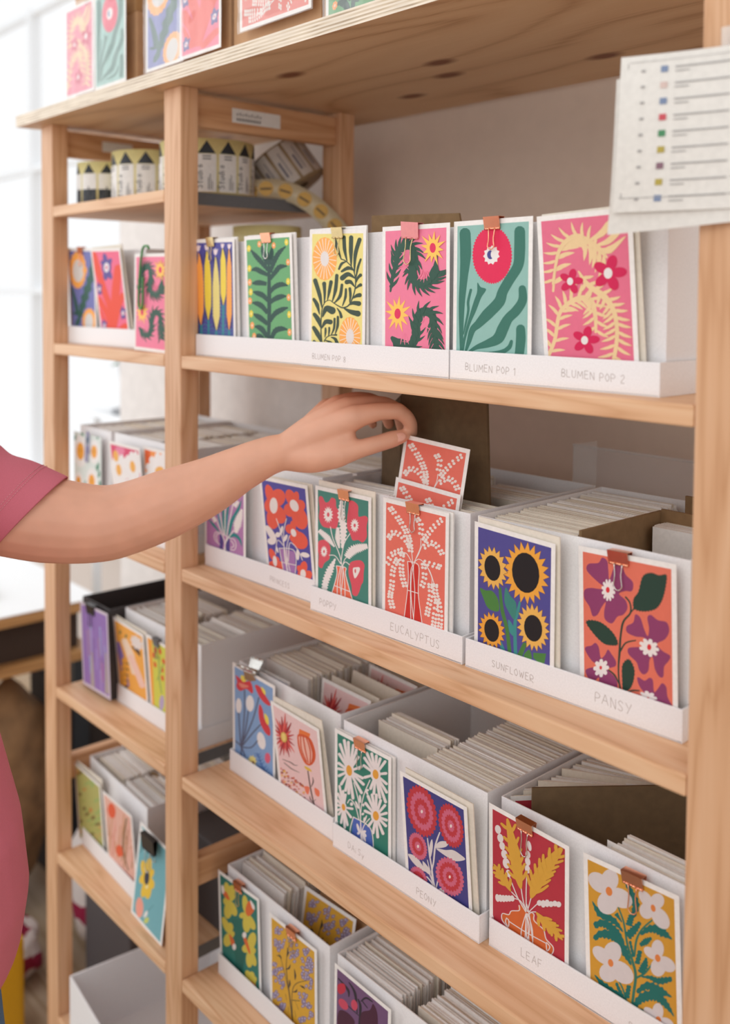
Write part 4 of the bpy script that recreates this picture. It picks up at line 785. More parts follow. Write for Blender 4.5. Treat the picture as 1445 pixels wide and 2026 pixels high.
a = Art('#eab5a4', [(265, 570), (465, 770), (590, 1420), (370, 1200)], (24, 28))
for i in range(40): x = R.uniform(290, 570); a.S(R.choice(['#d99080', '#c98a5a', '#e8a090', '#b98a6a']), [(x, 700 + R.uniform(0, 400)), (x + 20, 900 + R.uniform(0, 400))], [5, 10])
a.E('#e8603c', 335, 720, 26, 70, -.2); a.E('#e8603c', 435, 1105, 26, 62, -.2); a.S('#8a6a4a', [(440, 780), (450, 1050), (520, 1300)], [8, 10, 8])
ART['LD2'] = a
a = Art('#74b0b9', [(740, 860), (1110, 1200), (1010, 2130), (620, 1620)], (5, 5)); yy = '#ecc23c'
a.petals(yy, 810, 1360, [(745, 1170, 80), (840, 1170, 90), (710, 1330, 100), (750, 1530, 90), (830, 1570, 100), (900, 1300, 90), (900, 1480, 90)]); a.E('#343848', 808, 1350, 34, 70); a.E('#f0dfa0', 808, 1440, 20, 20)
a.E('#f2a08c', 710, 1620, 50, 108, -.1); a.P('#eae6e2', (780, 1700), (820, 1690), (810, 1740), (765, 1745)); a.E('#c9d070', 803, 1790, 36, 32); a.P('#eae6e2', (735, 880), (760, 900), (745, 950))
for sp in ([(700, 1090), (780, 1060), (850, 1060)], [(810, 1060), (800, 1300)], [(820, 1700), (900, 1660)], [(760, 1000), (720, 1080)]): a.S('#4f7f86', sp, [8, 10, 6])
ART['LD3'] = a
MESH = {k: v.mesh('art_' + k) for k, v in ART.items()}

POSE = {
 'A1a': (-0.0119, 0.0310, 0.0179, -0.0202, 0.0032, 0.0063, 12.2, 12.3), 
 'A1b': (0.1212, 0.0310, 0.0171, 0.0001, 0.0119, -0.0003, 11.2, 12.5), 
 'A2a': (0.2590, 0.0280, 0.0191, -0.0332, 0.0054, 0.0012, 9.5, 12.7), 
 'A2b': (0.3940, 0.0280, 0.0164, -0.0029, 0.0065, -0.0040, 12.2, 14.9), 
 'A3a': (0.5025, 0.0300, 0.0168, 0.0017, -0.0024, 0.0000, 13.5, 14.1), 
 'A3b': (0.6215, 0.0340, 0.0153, 0.0269, 0.0068, 0.0157, 14.5, 13.3), 
 'B1a': (-0.0035, 0.0420, -0.2970, 0.0000, 0.0000, 0.0000, 100.9, 47.7), 
 'B1b': (0.1458, 0.0450, -0.3029, 0.0212, 0.0151, 0.0126, 20.7, 24.5), 
 'B2a': (0.2649, 0.0360, -0.2980, 0.0111, -0.0038, 0.0013, 14.3, 14.5), 
 'B2b': (0.3865, 0.0380, -0.2937, -0.0050, 0.0022, -0.0018, 10.2, 12.0), 
 'B3a': (0.5246, 0.0440, -0.2959, -0.0359, 0.0081, 0.0071, 16.6, 25.2), 
 'B3b': (0.6559, 0.0520, -0.3003, 0.0349, -0.0038, -0.0123, 18.7, 20.3), 
 'C1a': (0.0263, 0.0720, -0.5963, -0.0374, 0.0008, 0.0089, 15.1, 10.0), 
 'C1b': (0.1484, 0.0660, -0.6100, -0.0400, 0.0098, 0.0346, 19.8, 23.1), 
 'C2a': (0.2769, 0.0600, -0.6095, 0.0000, 0.0004, 0.0022, 18.8, 18.8), 
 'C2b': (0.4097, 0.0600, -0.6141, -0.0119, 0.0110, 0.0194, 21.9, 26.4), 
 'C3a': (0.5324, 0.0660, -0.6015, -0.0249, 0.0045, 0.0109, 13.1, 13.0), 
 'C3b': (0.6590, 0.0670, -0.6082, 0.0500, -0.0036, -0.0069, 14.3, 0.2), 
 'D1a': (0.0196, 0.0550, -0.9189, 0.0499, -0.0038, -0.0007, 22.7, 17.3), 
 'D1b': (0.1451, 0.0550, -0.9113, 0.0056, 0.0022, 0.0014, 17.4, 14.0), 
 'LA1': (-0.4478, 0.0400, 0.0205, -0.0400, 0.0003, 0.0130, 12.6, 11.4), 
 'LA2': (-0.3293, 0.0400, 0.0150, -0.0192, 0.0171, 0.0232, 14.4, 14.9), 
 'LA3': (-0.1597, 0.0200, 0.0099, -0.0195, 0.0023, 0.0023, 5.0, 5.0), 
 'LB1': (-0.4596, 0.0450, -0.3063, 0.0000, -0.0042, -0.0050, 0.0, 0.0), 
 'LB2': (-0.2834, 0.0450, -0.3058, 0.0000, 0.0074, 0.0210, 18.9, 14.5), 
 'LB3': (-0.1857, 0.0450, -0.3026, 0.0000, 0.0041, 0.0041, 11.2, 16.8), 
 'LC1': (-0.3924, 0.0150, -0.6003, 0.0500, -0.0103, -0.0070, 7.3, 0.0), 
 'LC2': (-0.3075, 0.0600, -0.6189, -0.0400, 0.0091, 0.0203, 23.7, 28.8), 
 'LC3': (-0.1969, 0.0600, -0.6252, -0.0400, 0.0139, 0.0139, 20.8, 28.2), 
 'LD1': (-0.4498, 0.0500, -0.9144, -0.0400, 0.0079, 0.0241, 19.8, 35.2), 
 'LD2': (-0.3188, 0.0420, -0.9321, -0.0240, 0.0198, 0.0270, 40.4, 43.8), 
 'LD3': (-0.1577, 0.0200, -0.8823, -0.0400, -0.0096, -0.0301, 0.0, 0.0), 
}

ROW = {'A': ZS[0], 'B': ZS[1], 'C': ZS[2], 'D': ZS[3]}
BOXES = [
    ('A1', 'white filing box with the candles and green fern cards, left in the top row', (.002, .0236), (.2495, .0252), 0, ()),
    ('A2', 'white filing box pencilled BLUMEN POP 8 in the middle of the top row', (.2536, .0207), (.5040, .0221), 0, (('BLUMEN POP 8', .022, .010, .0066),)),
    ('A3', 'white filing box pencilled BLUMEN POP 1 and BLUMEN POP 2 beside the right post', (.5055, .0226), (.7500, .0289), 0, (('BLUMEN POP 1', .022, .011, .0072), ('BLUMEN POP 2', .142, .012, .0072))),
    ('B1', 'white filing box behind the forearm, with the violet red-flower card in front', (.0045, .0374), (.2520, .0450), 1, (('PRINCESS', .155, .010, .0066),)),
    ('B2', 'white filing box pencilled POPPY and EUCALYPTUS below the reaching hand', (.2640, .0283), (.5135, .0379), 1, (('POPPY', .018, .011, .0078), ('EUCALYPTUS', .142, .011, .0088))),
    ('B3', 'white filing box pencilled SUNFLOWER and PANSY at the right end of the second row', (.5183, .0376), (.7666, .0492), 1, (('SUNFLOWER', .036, .010, .0070), ('PANSY', .160, .011, .0095))),
    ('C1', 'white filing box with the blue card and the pink lantern card, third row left', (.0265, .0660), (.2735, .0590), 2, ()),
    ('C2', 'white filing box pencilled DAISY and PEONY in the middle of the third row', (.2815, .0526), (.5295, .0523), 2, (('DAiSy', .030, .011, .0080), ('PEONY', .152, .010, .0078))),
    ('C3', 'white filing box pencilled LEAF at the right end of the third row', (.5373, .0594), (.7850, .0640), 2, (('LEAF', .044, .011, .0085), ('SN', .172, .006, .0078))),
    ('D1', 'white filing box with the daffodil card, left end of the bottom row', (.0227, .0488), (.2700, .0460), 3, ()),
    ('D2', 'white filing box with the violet bell-flower card beside the daffodil box', (.2800, .0460), (.5280, .0460), 3, ()),
    ('LA', 'white filing box in the left bay, top row, with blue and red cards', (-.428, .0270), (-.190, .0370), 0, ()),
    ('LB', 'white filing box in the left bay behind the elbow, with daisy cards', (-.3000, .0340), (-.0525, .0360), 1, ()),
    ('LX', 'narrow white box behind the white daisy card beside the left post', (-.4280, .0330), (-.3040, .0330), 1, ()),
    ('LC', 'deep white filing box in the left bay beside the black box', (-.304, .0550), (-.056, .0560), 2, ()),
    ('LD', 'white filing box in the left bay one shelf below the black box', (-.4285, .0480), (-.190, .0360), 3, ()),
]
BX = {}
for key, lab, p0, p1, r, wd in BOXES:
    BX[key] = (p0, p1, ZS[r]); filing_box(lab, p0, p1, ZS[r], wd, dep=.255 if r else .245)
# black box with a smooth plastic body, left bay
t = thing('storage_box', 'black open plastic box with purple card hanging on it, left bay', 'box', (-.415, .045, ZS[2]))
bm = bmesh.new(); th = .0025
box(bm, 0, .104, 0, .25, .0004, .003); box(bm, 0, .104, 0, th, .003, .158, bev=.001); box(bm, 0, .104, .25 - th, .25, .003, .158); box(bm, 0, th, th, .25 - th, .003, .158); box(bm, .104 - th, .104, th, .25 - th, .003, .158)
link('bin', bm, CHAR, t)
# open empty white box on the lowest shelf of the left bay
t = thing('storage_box', 'empty open white box on the lowest shelf of the left bay', 'box', (-.362, -.008, ZS[4]), -.10)
bm = bmesh.new(); W_, D_, H_ = .28, .27, .116; th = .003
box(bm, 0, W_, 0, D_, .0004, .003); box(bm, 0, W_, 0, th, .003, H_, bev=.001); box(bm, 0, W_, D_ - th, D_, .003, H_, bev=.001); box(bm, 0, th, th, D_ - th, .003, H_); box(bm, W_ - th, W_, th, D_ - th, .003, H_)
link('bin', bm, WHITE, t)
# dark box behind the middle post on the shelf under it
t = thing('storage_box', 'dark charcoal box standing behind the middle post beside the daffodil box', 'box', (-.165, .10, ZS[3]))
bm = bmesh.new(); box(bm, 0, .115, 0, .2, .0005, .125, bev=.002); link('body', bm, CHAR, t)
bm = bmesh.new(); box(bm, -.002, .117, -.002, .202, .125, .135, bev=.002); link('lid', bm, CHAR, t)
CARDS = {
    'A1a': 'card with yellow and orange candles on blue, far left of the top row', 'A1b': 'green card with a dark fern and small round flowers',
    'A2a': 'yellow card with two orange slices and dark curling leaves', 'A2b': 'pink card with dark palms and two yellow stars in the right bay',
    'A3a': 'aqua card with a magenta spiked disc and green wavy leaves', 'A3b': 'pink card with cream fern leaves and three magenta flowers',
    'B1a': 'mauve card with teal leaves and white flowers in a two-handled vase', 'B1b': 'violet card with big red flowers, just below the forearm',
    'B2a': 'teal card with red poppies in a coral vase', 'B2b': 'coral card with white eucalyptus sprigs in a red vase, clipped to its box',
    'B3a': 'violet card with four black-centred sunflowers', 'B3b': 'coral card with purple pansies and dark green leaves',
    'C1a': 'light blue card with red and white long-stemmed flowers', 'C1b': 'pale pink card with a red starburst and an orange lantern fruit',
    'C2a': 'green card with white daisies in a blue glass', 'C2b': 'dark blue card with red and pink peonies',
    'C3a': 'crimson card with mustard oak leaves in an orange pot', 'C3b': 'mustard card with white four-petalled flowers and teal leaves',
    'D1a': 'green card with yellow daffodils at the lower left', 'D1b': 'mustard card with lilac sprigs and dark leaves, at the front of its box', 
    'LA1': 'blue card with orange-rimmed discs beside the left post', 'LA2': 'leaning pink card with red fronds and violet flowers in the left bay', 'LA3': 'pink palm card behind the middle post with a green paper clip',
    'LB1': 'white daisy card with orange centres beside the left post', 'LB2': 'pink-edged daisy card just above the forearm', 'LB3': 'orange-edged daisy card next to the middle post',
    'LC1': 'purple card in a glossy sleeve hanging on the black box', 'LC2': 'orange bee card leaning in the deep white box', 'LC3': 'yellow card with red petals beside the middle post',
    'LD1': 'green and brown patterned card in the lowest filled box of the left bay', 'LD2': 'salmon patterned card with two red spots, left bay', 'LD3': 'blue card with a yellow flower leaning on the middle post',
}
AX = {}
for k, lab in CARDS.items():
    p = list(POSE[k]); 
    if k[0] == 'L': rz = ROW[k[1]]
    else: rz = ROW[k[0]]
    if k == 'LD3': rz = ROW['D'] - .02
    if k == 'LC1': p = [-.3925, .0345, ZS[2] + .008, .03, .004, .002]
    if k == 'LA3': p[1] = .012; p[4] = p[5] = 0; p[2] = .0015
    if k == 'LB1': p[4] = p[5] = 0; p[0] = -.4275; p[1] = .0365
    if k == 'LD3': p = [-.1880, .0185, ZS[3] + .0015, 0, 0, 0]
    if k in ('LD2', 'LD1'): p[4] = min(p[4], .012); p[5] = min(p[5], .016)
    bk = {'LA1': 'LA', 'LA2': 'LA', 'LB1': 'LX', 'LB2': 'LB', 'LB3': 'LB', 'LC2': 'LC', 'LC3': 'LC', 'LD1': 'LD', 'LD2': 'LD'}.get(k, k[:2])
    ty = (lambda x, q=BX[bk]: q[0][1] + (q[1][1] - q[0][1]) * (x + .05 - q[0][0]) / (q[1][0] - q[0][0])) if bk in BX and k not in ('LA3', 'LC1', 'LD3') else None
    p[4] = p[5] = max(0, (p[4] + p[5]) / 2)
    o = place_card('art_card', MESH[k], p, lab, 'card', None, rz, ty); p[1] = o.location.y
    if k == 'LD3': o.rotation_euler = (-.10, .03, -.04)
    a_ = o.rotation_euler.y
    AX[k] = (o, p)
def edge_pt(k, u):
    """world point on the top edge of card k, u mm from its left corner"""
    o, p = AX[k]; u = u / 1000; a = p[3]; z = o.location.z
    return Vector((p[0] + u * math.cos(a) - .148 * math.sin(a), p[1] - (p[4] + p[5]) / 2, z + u * math.sin(a) + .148 * math.cos(a)))
def clip_on(k, u, lab, m, hw=None, **kw):
    v = edge_pt(k, u); o, p = AX[k]; s = (p[4] + p[5]) / 2
    return binder_clip(lab, v.x, v.y + .0006, v.z + .0002, m, hw, rot=p[3], lean=s / .148, **kw)
clip_on('A1a', 47, 'small brass binder clip on the candles card', BRASS)
clip_on('A1b', 52, 'rose copper binder clip on the green fern card', COPPER, SILVER, w=.021)
clip_on('A2a', 55, 'brass binder clip on the yellow card with orange slices', BRASS, w=.020)
v = edge_pt('A2b', 47); binder_clip('large pink painted binder clip tilted on the pink palm card', v.x, v.y + .0006, v.z + .001, PINKP, BRASS, w=.027, body=.015, rot=-.09, hlen=.036)
clip_on('A3a', 54, 'copper binder clip on the aqua card', COPPER, w=.021)
clip_on('B2a', 57, 'copper binder clip on the poppy card', COPPER, SILVER, w=.020, hlen=.030)
clip_on('B2b', 51, 'copper binder clip on the clipped eucalyptus card', COPPER, SILVER, w=.021)
clip_on('B3b', 46, 'copper binder clip on the pansy card', COPPER, SILVER, w=.022, hlen=.03)
clip_on('C2a', 50, 'shiny copper binder clip on the daisy card', COPPER, SILVER, w=.021, hlen=.030)
clip_on('C3a', 50, 'copper binder clip on the crimson leaf card', COPPER, SILVER, w=.021, hlen=.032)
clip_on('C3b', 57, 'copper binder clip on the mustard flower card', COPPER, COPPER, w=.023, hlen=.032)
clip_on('D1a', 54, 'copper binder clip on the daffodil card', COPPER, BRASS, w=.020)
clip_on('D1b', 52, 'copper binder clip on the front lilac card', COPPER, BRASS, w=.021)
clip_on('LA1', 52, 'small copper binder clip on the blue card in the left bay', COPPER, w=.018)
clip_on('LC1', 42, 'glossy black binder clip on the purple card', BLACKP, BLACKP, w=.030, body=.014)
clip_on('LD3', 58, 'large black binder clip on the blue card by the middle post', BLACKP, SILVER, w=.040, body=.022, hlen=.04)
clip_on('LC3', 35, 'small dark clip above the yellow card in the left bay', GREYM, GREYM, w=.018)
# bulldog clip on the blue card
v = edge_pt('C1a', 47); t = thing('bulldog_clip', 'silver bulldog clip gripping the light blue card', 'clip', v + Vector((0, 0, .002)), .15); t.rotation_euler.x = .12
bm = bmesh.new()
for s in (-1, 1):
    a = [bm.verts.new(p) for p in ((-.014, s * .0012, -.016), (.014, s * .0012, -.016), (.009, s * .006, 0), (-.009, s * .006, 0))]; bm.faces.new(a)
    b = [bm.verts.new(p) for p in ((-.010, s * .0055, 0), (.010, s * .0055, 0), (.013, s * .014, .012), (-.013, s * .014, .012))]; bm.faces.new(b)
link('body', bm, SILVER, t).modifiers.new('thick', 'SOLIDIFY').thickness = .0007
bm = bmesh.new(); tube(bm, [(-.011, 0, 0), (.011, 0, 0)], .0042, 14); link('spring', bm, SILVER, t, True)
bm = bmesh.new()
for s in (-1, 1): tube(bm, [(-.013, s * .014, .012), (.013, s * .014, .012)], .0016, 10)
link('lip', bm, SILVER, t, True)
# green paper clip and lilac paper clip
def paper_clip(label, v, m, L, rz=0, tilt=0.1, hook=False):
    bm = bmesh.new(); w = L * .11
    pts = [(w * .2, 0, -L * .45), (w * .5, 0, -L * .9), (-w * .1, 0, -L), (-w * .8, 0, -L * .9), (-w * .8, 0, -L * .3), (-w * .3, 0, L * .02), (w * .5, -.002, L * .08) if hook else (w * .3, 0, L * .04), (w * 1.8, -.003, L * .09) if hook else (w * .9, 0, -L * .1), (w * 2.2, -.002, L * .05) if hook else (w * .9, 0, -L * .7)]
    q = cr([(p[0], p[2]) for p in pts], False, 5); ys = [pts[min(int(i / 5), len(pts) - 1)][1] for i in range(len(q))]
    tube(bm, [(p[0], y, p[1]) for p, y in zip(q, ys)], L * .022, 8)
    o = tag(link('paper_clip', bm, m, None, True), label, 'paper clip'); o.location = v; o.rotation_euler = (0, tilt, rz); return o
v = edge_pt('LA3', 34); paper_clip('large green paper clip on the pink palm card in the left bay', v + Vector((0, -.0035, .004)), mat('green_plastic', '#3f8a44', .35), .088, hook=True)
v = edge_pt('LB1', 60); paper_clip('lilac paper clip on the white daisy card', v + Vector((0, -.003, .002)), mat('lilac_plastic', '#8a86b8', .4), .05)

# the two eucalyptus cards being lifted out
PULL = [((.3690, .0599, -.2240, .15), 'coral eucalyptus card held up by the thumb, highest of the three'), ((.3670, .0508, -.2742, .13), 'coral eucalyptus card sticking up behind the clipped one')]
for (x, y, z, a), lab in PULL:
    o = bpy.data.objects.new('art_card', MESH['B2b']); C.objects.link(o); o.location = (x, y, z); o.rotation_euler = (-a, .05, 0); tag(o, lab, 'card')

# ------------------------------------------------------------ cards filed in the boxes
def sheet_mesh(name, w, h, th):
    bm = bmesh.new(); box(bm, 0, w, 0, th, 0, h); me = bpy.data.meshes.new(name); bm.to_mesh(me); bm.free(); me.materials.append(PAPER if 'ivory' not in name else IVORY); return me
SH = [sheet_mesh('filed_card', .105, .148, .0019), sheet_mesh('filed_card_ivory', .105, .150, .0014), sheet_mesh('filed_card', .1045, .147, .0022)]
NF = 0
def filed(box_key, col, y0, y1, pitch, what, side=0, lean=0, dz=.004, jit=.0016, zadd=0.0, x_in=None):
    """cards standing upright one behind another in one column of a box"""
    global NF
    p0, p1, z = BX[box_key]; Wd = math.dist(p0, p1); rz = math.atan2(p1[1] - p0[1], p1[0] - p0[0])
    xc = (.0075 if col == 0 else Wd - .0075 - .105) if x_in is None else x_in
    y = y0; lean0 = lean
    while y < y1:
        me = SH[R.choice([0, 0, 1, 2])]; o = bpy.data.objects.new('filed_card', me); C.objects.link(o)
        lx, ly = xc + R.uniform(-jit, jit), y
        o.location = (p0[0] + lx * math.cos(rz) - ly * math.sin(rz), p0[1] + lx * math.sin(rz) + ly * math.cos(rz), z + .0045 + zadd + R.uniform(0, dz))
        o.rotation_euler = (-lean0 + R.uniform(-.006, .006), R.uniform(-.008, .008), rz)
        tag(o, 'plain white card edge filed ' + what, 'card', 'cards filed ' + what); NF += 1
        y += pitch * R.uniform(.85, 1.2)
def bulk(boxes):
    """everything further back, too many to see singly, as one mass of card edges"""
    bm = bmesh.new()
    for box_key, col, y0, y1, pitch, dz, x_in in boxes:
        p0, p1, z = BX[box_key]; Wd = math.dist(p0, p1); rz = math.atan2(p1[1] - p0[1], p1[0] - p0[0])
        xc = (.0075 if col == 0 else Wd - .0075 - .105) if x_in is None else x_in; y = y0
        while y < y1:
            lx = xc + R.uniform(-.0015, .0015); h = .147 + R.uniform(0, dz)
            M = Matrix.Translation((p0[0], p0[1], z + .0045)) @ Matrix.Rotation(rz, 4, 'Z') @ Matrix.Translation((lx, y, 0)) @ Matrix.Rotation(R.uniform(-.008, .008), 4, 'Y')
            box(bm, 0, .105, 0, pitch * .8, 0, h, M=M, mi=R.choice([0, 0, 1])); y += pitch * R.uniform(.8, 1.2)
    tag(link('filed_cards_mass', bm, [PAPER, IVORY]), 'mass of further white card edges filled into the backs of the boxes', 'cards', None, 'stuff')
filed('B3', 0, .020, .130, .0026, 'behind the sunflower card', dz=.003, jit=.0008)
filed('B2', 1, .034, .080, .0030, 'behind the eucalyptus cards', dz=.003)
filed('C2', 1, .020, .150, .0027, 'behind the peony card', dz=.0035, jit=.0008)
filed('C2', 0, .055, .095, .0034, 'in the half-empty daisy box', dz=.004, x_in=.024)
p0, p1, z = BX['C3']
for i in range(34):     # these fan out against the slanting divider
    t_ = i / 33; o = bpy.data.objects.new('filed_card', SH[i % 3]); C.objects.link(o); o.location = (.5445 + R.uniform(-.001, .002), p0[1] + .026 + t_ * .150, z + .0045 + R.uniform(0, .006)); o.rotation_euler = (R.uniform(-.01, .01), 0, .84 * (1 - t_) ** .8 + .10)
    tag(o, 'white card edge fanned out behind the crimson leaf card', 'card', 'cards fanned behind the crimson leaf card'); NF += 1
filed('C3', 1, .020, .056, .0030, 'behind the mustard flower card', dz=.006)
filed('C1', 0, .060, .160, .0031, 'behind the light blue card', dz=.003)
filed('D1', 0, .020, .110, .0036, 'behind the daffodil card', dz=.008, lean=.12)
filed('D2', 0, .020, .120, .0034, 'behind the violet bell-flower card', dz=.006)
filed('A3', 1, .018, .034, .004, 'behind the cream fern card', dz=.003)
filed('LC', 0, .02, .10, .006, 'behind the orange bee card', dz=.006)
filed('LC', 1, .02, .09, .006, 'behind the yellow card of the left bay', dz=.006)
filed('LD', 1, .02, .07, .0055, 'behind the salmon card', dz=.008)
bulk([('B3', 0, .132, .235, .0018, .006, None), ('B1', 0, .03, .2, .0022, .004, None), ('B1', 1, .03, .21, .0022, .005, None), ('B2', 0, .020, .075, .002, .006, None), ('B2', 0, .118, .22, .002, .006, None), ('B2', 1, .13, .2, .0024, .002, None), ('C2', 1, .152, .238, .0019, .007, None), 
      ('C1', 0, .165, .235, .003, .004, None), ('D1', 0, .12, .22, .003, .006, None), ('D2', 0, .122, .235, .002, .006, None), ('D2', 1, .03, .235, .002, .006, None), ('A3', 0, .03, .2, .004, .0, None), ('LA', 0, .03, .2, .004, .0, None),
      ('LA', 1, .03, .2, .004, .0, None), ('LX', 0, .04, .23, .003, .004, None), ('LB', 0, .04, .23, .003, .004, None), ('LB', 1, .03, .23, .003, .004, None), ('LC', 0, .105, .15, .004, .004, None), ('LC', 1, .10, .235, .004, .006, None), ('LD', 0, .03, .23, .004, .005, None), ('LD', 1, .075, .2, .003, .006, None), ('B3', 1, .14, .24, .004, .0, None)])
# ivory envelopes peeping out beside the tilted cards
def env(k, dx, dy, a, lab, me=None, dz=0.0):
    o0, p = AX[k]; o = bpy.data.objects.new('envelope', (me or SH[1]).copy()); C.objects.link(o); o.location = (o0.location.x + dx, o0.location.y + dy, o0.location.z + dz)
    s = (p[4] + p[5]) / 2
    for v in o.data.vertices: v.co.y -= s * v.co.z / .148
    o.rotation_euler = (0, -a, 0); tag(o, lab, 'envelope'); return o
env('A3b', .005, .0032, .035, 'ivory envelope behind the cream fern card'); env('B1b', .006, .003, .02, 'ivory envelope behind the red flower card')
env('C1b', .009, .003, .01, 'tall ivory envelope showing right of the pink lantern card', dz=.004); env('C2b', .0065, .003, -.01, 'ivory envelope showing right of the peony card', dz=.003)
env('B3a', .005, .003, -.02, 'ivory envelope showing right of the sunflower card', dz=.003); env('B2a', .003, .0028, .008, 'ivory envelope showing above the poppy card', dz=.005)
env('LA2', .006, .003, .02, 'ivory envelope behind the leaning pink card of the left bay'); env('A1b', .004, .003, .0, 'white backing card behind the green fern card', SH[0], .001)
env('A1a', .005, .003, .0, 'white backing card behind the candles card', SH[0]); env('A2a', .002, .003, .0, 'white backing card behind the yellow card', SH[0], .001)
env('B2b', .004, .003, .0, 'white backing card behind the clipped eucalyptus card', SH[0]); env('C2a', .003, .003, .0, 'white backing card behind the daisy card', SH[0])
env('LD1', .006, .004, .02, 'ivory backing card behind the green patterned card'); env('LC2', .006, .004, -.02, 'ivory envelope behind the orange bee card')
# violet bell-flower card and a second lilac card
z = ZS[3] + .006
AX['D2a'] = (place_card('art_card', MESH['D2a'], [.2845, .0530, z, -.02, .001, .001], 'violet card with red and dark bell flowers at the bottom edge of the photo', 'card', None), None)
def standing(me, x, y, z, rz=0, lean=0, lab='', name='art_card', cat='card', ry=0):
    o = bpy.data.objects.new(name, me); C.objects.link(o); o.location = (x, y, z); o.rotation_euler = (-lean, ry, rz); return tag(o, lab, cat)
standing(MESH['D1b'], .148, .090, ZS[3] + .018, .05, .16, 'second mustard lilac card leaning behind the clipped one')
standing(MESH['B1b'], .150, .105, ZS[1] + .012, .02, .03, 'violet card top peeping out of the box right under the wrist')
standing(MESH['A3b'], .6370, .078, ZS[0] + .0185, .0, .0, 'second cream fern card peeping out under the packing list')
standing(MESH['C1b'], .157, .120, ZS[2] + .012, -.02, .10, 'pink lantern card leaning in the middle of its box')
standing(MESH['C1b'], .160, .200, ZS[2] + .012, -.05, .14, 'darker pink lantern card far back in the same box')
for i, (x, y, l) in enumerate(((.153, .134, .14), (.156, .165, .18), (.150, .224, .22))):
    standing(SH[1], x, y, ZS[2] + .008, -.04, l, 'blank ivory card, %s of the three leaning among the pink lantern cards' % ('front', 'middle', 'rear')[i], 'leaning_card')
standing(MESH['C1a'], .034, .088, ZS[2] + .010, 0, .02, 'second light blue card right behind the clipped one')
standing(MESH['C3a'], .5448, .0835, ZS[2] + .010, .95, .0, 'crimson card top peeping out behind the leaf card')
standing(MESH['C3b'], .665, .088, ZS[2] + .0125, 0, .0, 'mustard card corner showing at the left behind the front flower card')

# cardboard dividers
def slab(name, lab, pts, th, m, cat='cardboard', bend=None):
    """upright board from its 4 corner points (x, y, z) with thickness along its normal"""
    bm = bmesh.new(); P = [Vector(p) for p in pts]; n = (P[1] - P[0]).cross(P[3] - P[0]).normalized() * th
    a = [bm.verts.new(p) for p in P]; b = [bm.verts.new(p + n) for p in P]
    bm.faces.new(a); bm.faces.new(b[::-1])
    for i in range(4): bm.faces.new((a[i], b[i], b[(i + 1) % 4], a[(i + 1) % 4]))
    return tag(link(name, bm, m), lab, cat)
slab('cardboard_sheet', 'brown cardboard sheet standing behind the pink palm card', [(.272, .122, .006), (.470, .122, .006), (.425, .122, .184), (.272, .122, .190)], .003, KRAFTD)
# folded cardboard behind the hand, its brown darkened as shade: a narrow side and a wide face
bm = bmesh.new()
for q in ([(.284, .134, -.2990), (.336, .1175, -.2990), (.336, .1175, -.036), (.284, .134, -.066)], [(.336, .1175, -.2990), (.481, .127, -.2990), (.468, .127, -.036), (.336, .1175, -.032)]):
    P = [Vector(p) for p in q]; n = (P[1] - P[0]).cross(P[3] - P[0]).normalized() * -.004
    a = [bm.verts.new(p) for p in P]; b = [bm.verts.new(p - n) for p in P]; bm.faces.new(a); bm.faces.new(b[::-1])
    for i in range(4): bm.faces.new((a[i], b[i], b[(i + 1) % 4], a[(i + 1) % 4]))
tag(link('cardboard_divider', bm, KRAFTX), 'large folded brown cardboard divider behind the hand, darkened as shade', 'cardboard')
p0, p1, z = BX['B3']
bm = bmesh.new()
box(bm, 0, .0035, 0, .145, 0, .158); box(bm, .0035, .108, .1415, .145, 0, .160)
o = tag(link('cardboard_divider', bm, KRAFTD), 'L-shaped kraft cardboard divider beside the sunflower stack', 'cardboard'); o.location = (.6365, .072, z + .0045)
tag(link('cardboard_divider', (lambda b: (box(b, 0, .118, 0, .0035, 0, .168), b)[1])(bmesh.new()), KRAFTD), 'kraft cardboard piece standing behind the L-shaped divider', 'cardboard').location = (.640, .262, ZS[1] + .0045)
p0, p1, z = BX['C3']
bm = bmesh.new(); box(bm, 0, .205, 0, .0035, 0, .168, bev=.001); o = tag(link('cardboard_divider', bm, KRAFTX), 'long cardboard divider slanting back behind the crimson card, darkened as shade', 'cardboard'); o.location = (.567, .092, z + .005); o.rotation_euler = (0, 0, .90)
for i, (x, w) in enumerate(((.158, .10), (.160, .10))):
    bm = bmesh.new(); box(bm, 0, w, 0, .002, 0, .150); o = tag(link('kraft_card', bm, KRAFT), 'kraft board leaning behind the second lilac card, %s one' % ('nearer', 'farther')[i], 'cardboard'); o.location = (x, .108 + i * .034, ZS[3] + .012); o.rotation_euler = (-.18, 0, .04)
bm = bmesh.new(); box(bm, 0, .10, 0, .0035, 0, .15); o = tag(link('cardboard_divider', bm, KRAFTD), 'dark cardboard divider in the lowest filled box of the left bay', 'cardboard'); o.location = (-.305, .12, ZS[3] + .006); o.rotation_euler = (0, 0, .25)
# clear plastic bin at the back of the second row
CLEAR = mat('clear_plastic', '#e8ecef', .12, alpha=.16, spec=.6)
bm = bmesh.new(); box(bm, 0, .34, 0, .002, 0, .20); box(bm, 0, .002, 0, .05, 0, .20); box(bm, .338, .34, 0, .05, 0, .2); tube(bm, [(0, 0, .2), (.34, 0, .2)], .002, 8)
tag(link('plastic_bin', bm, CLEAR), 'clear plastic bin standing at the back behind the sunflower box', 'plastic bin').location = (.44, .345 - .02, ZS[1] + .0006)

assert NF <= 300, NF

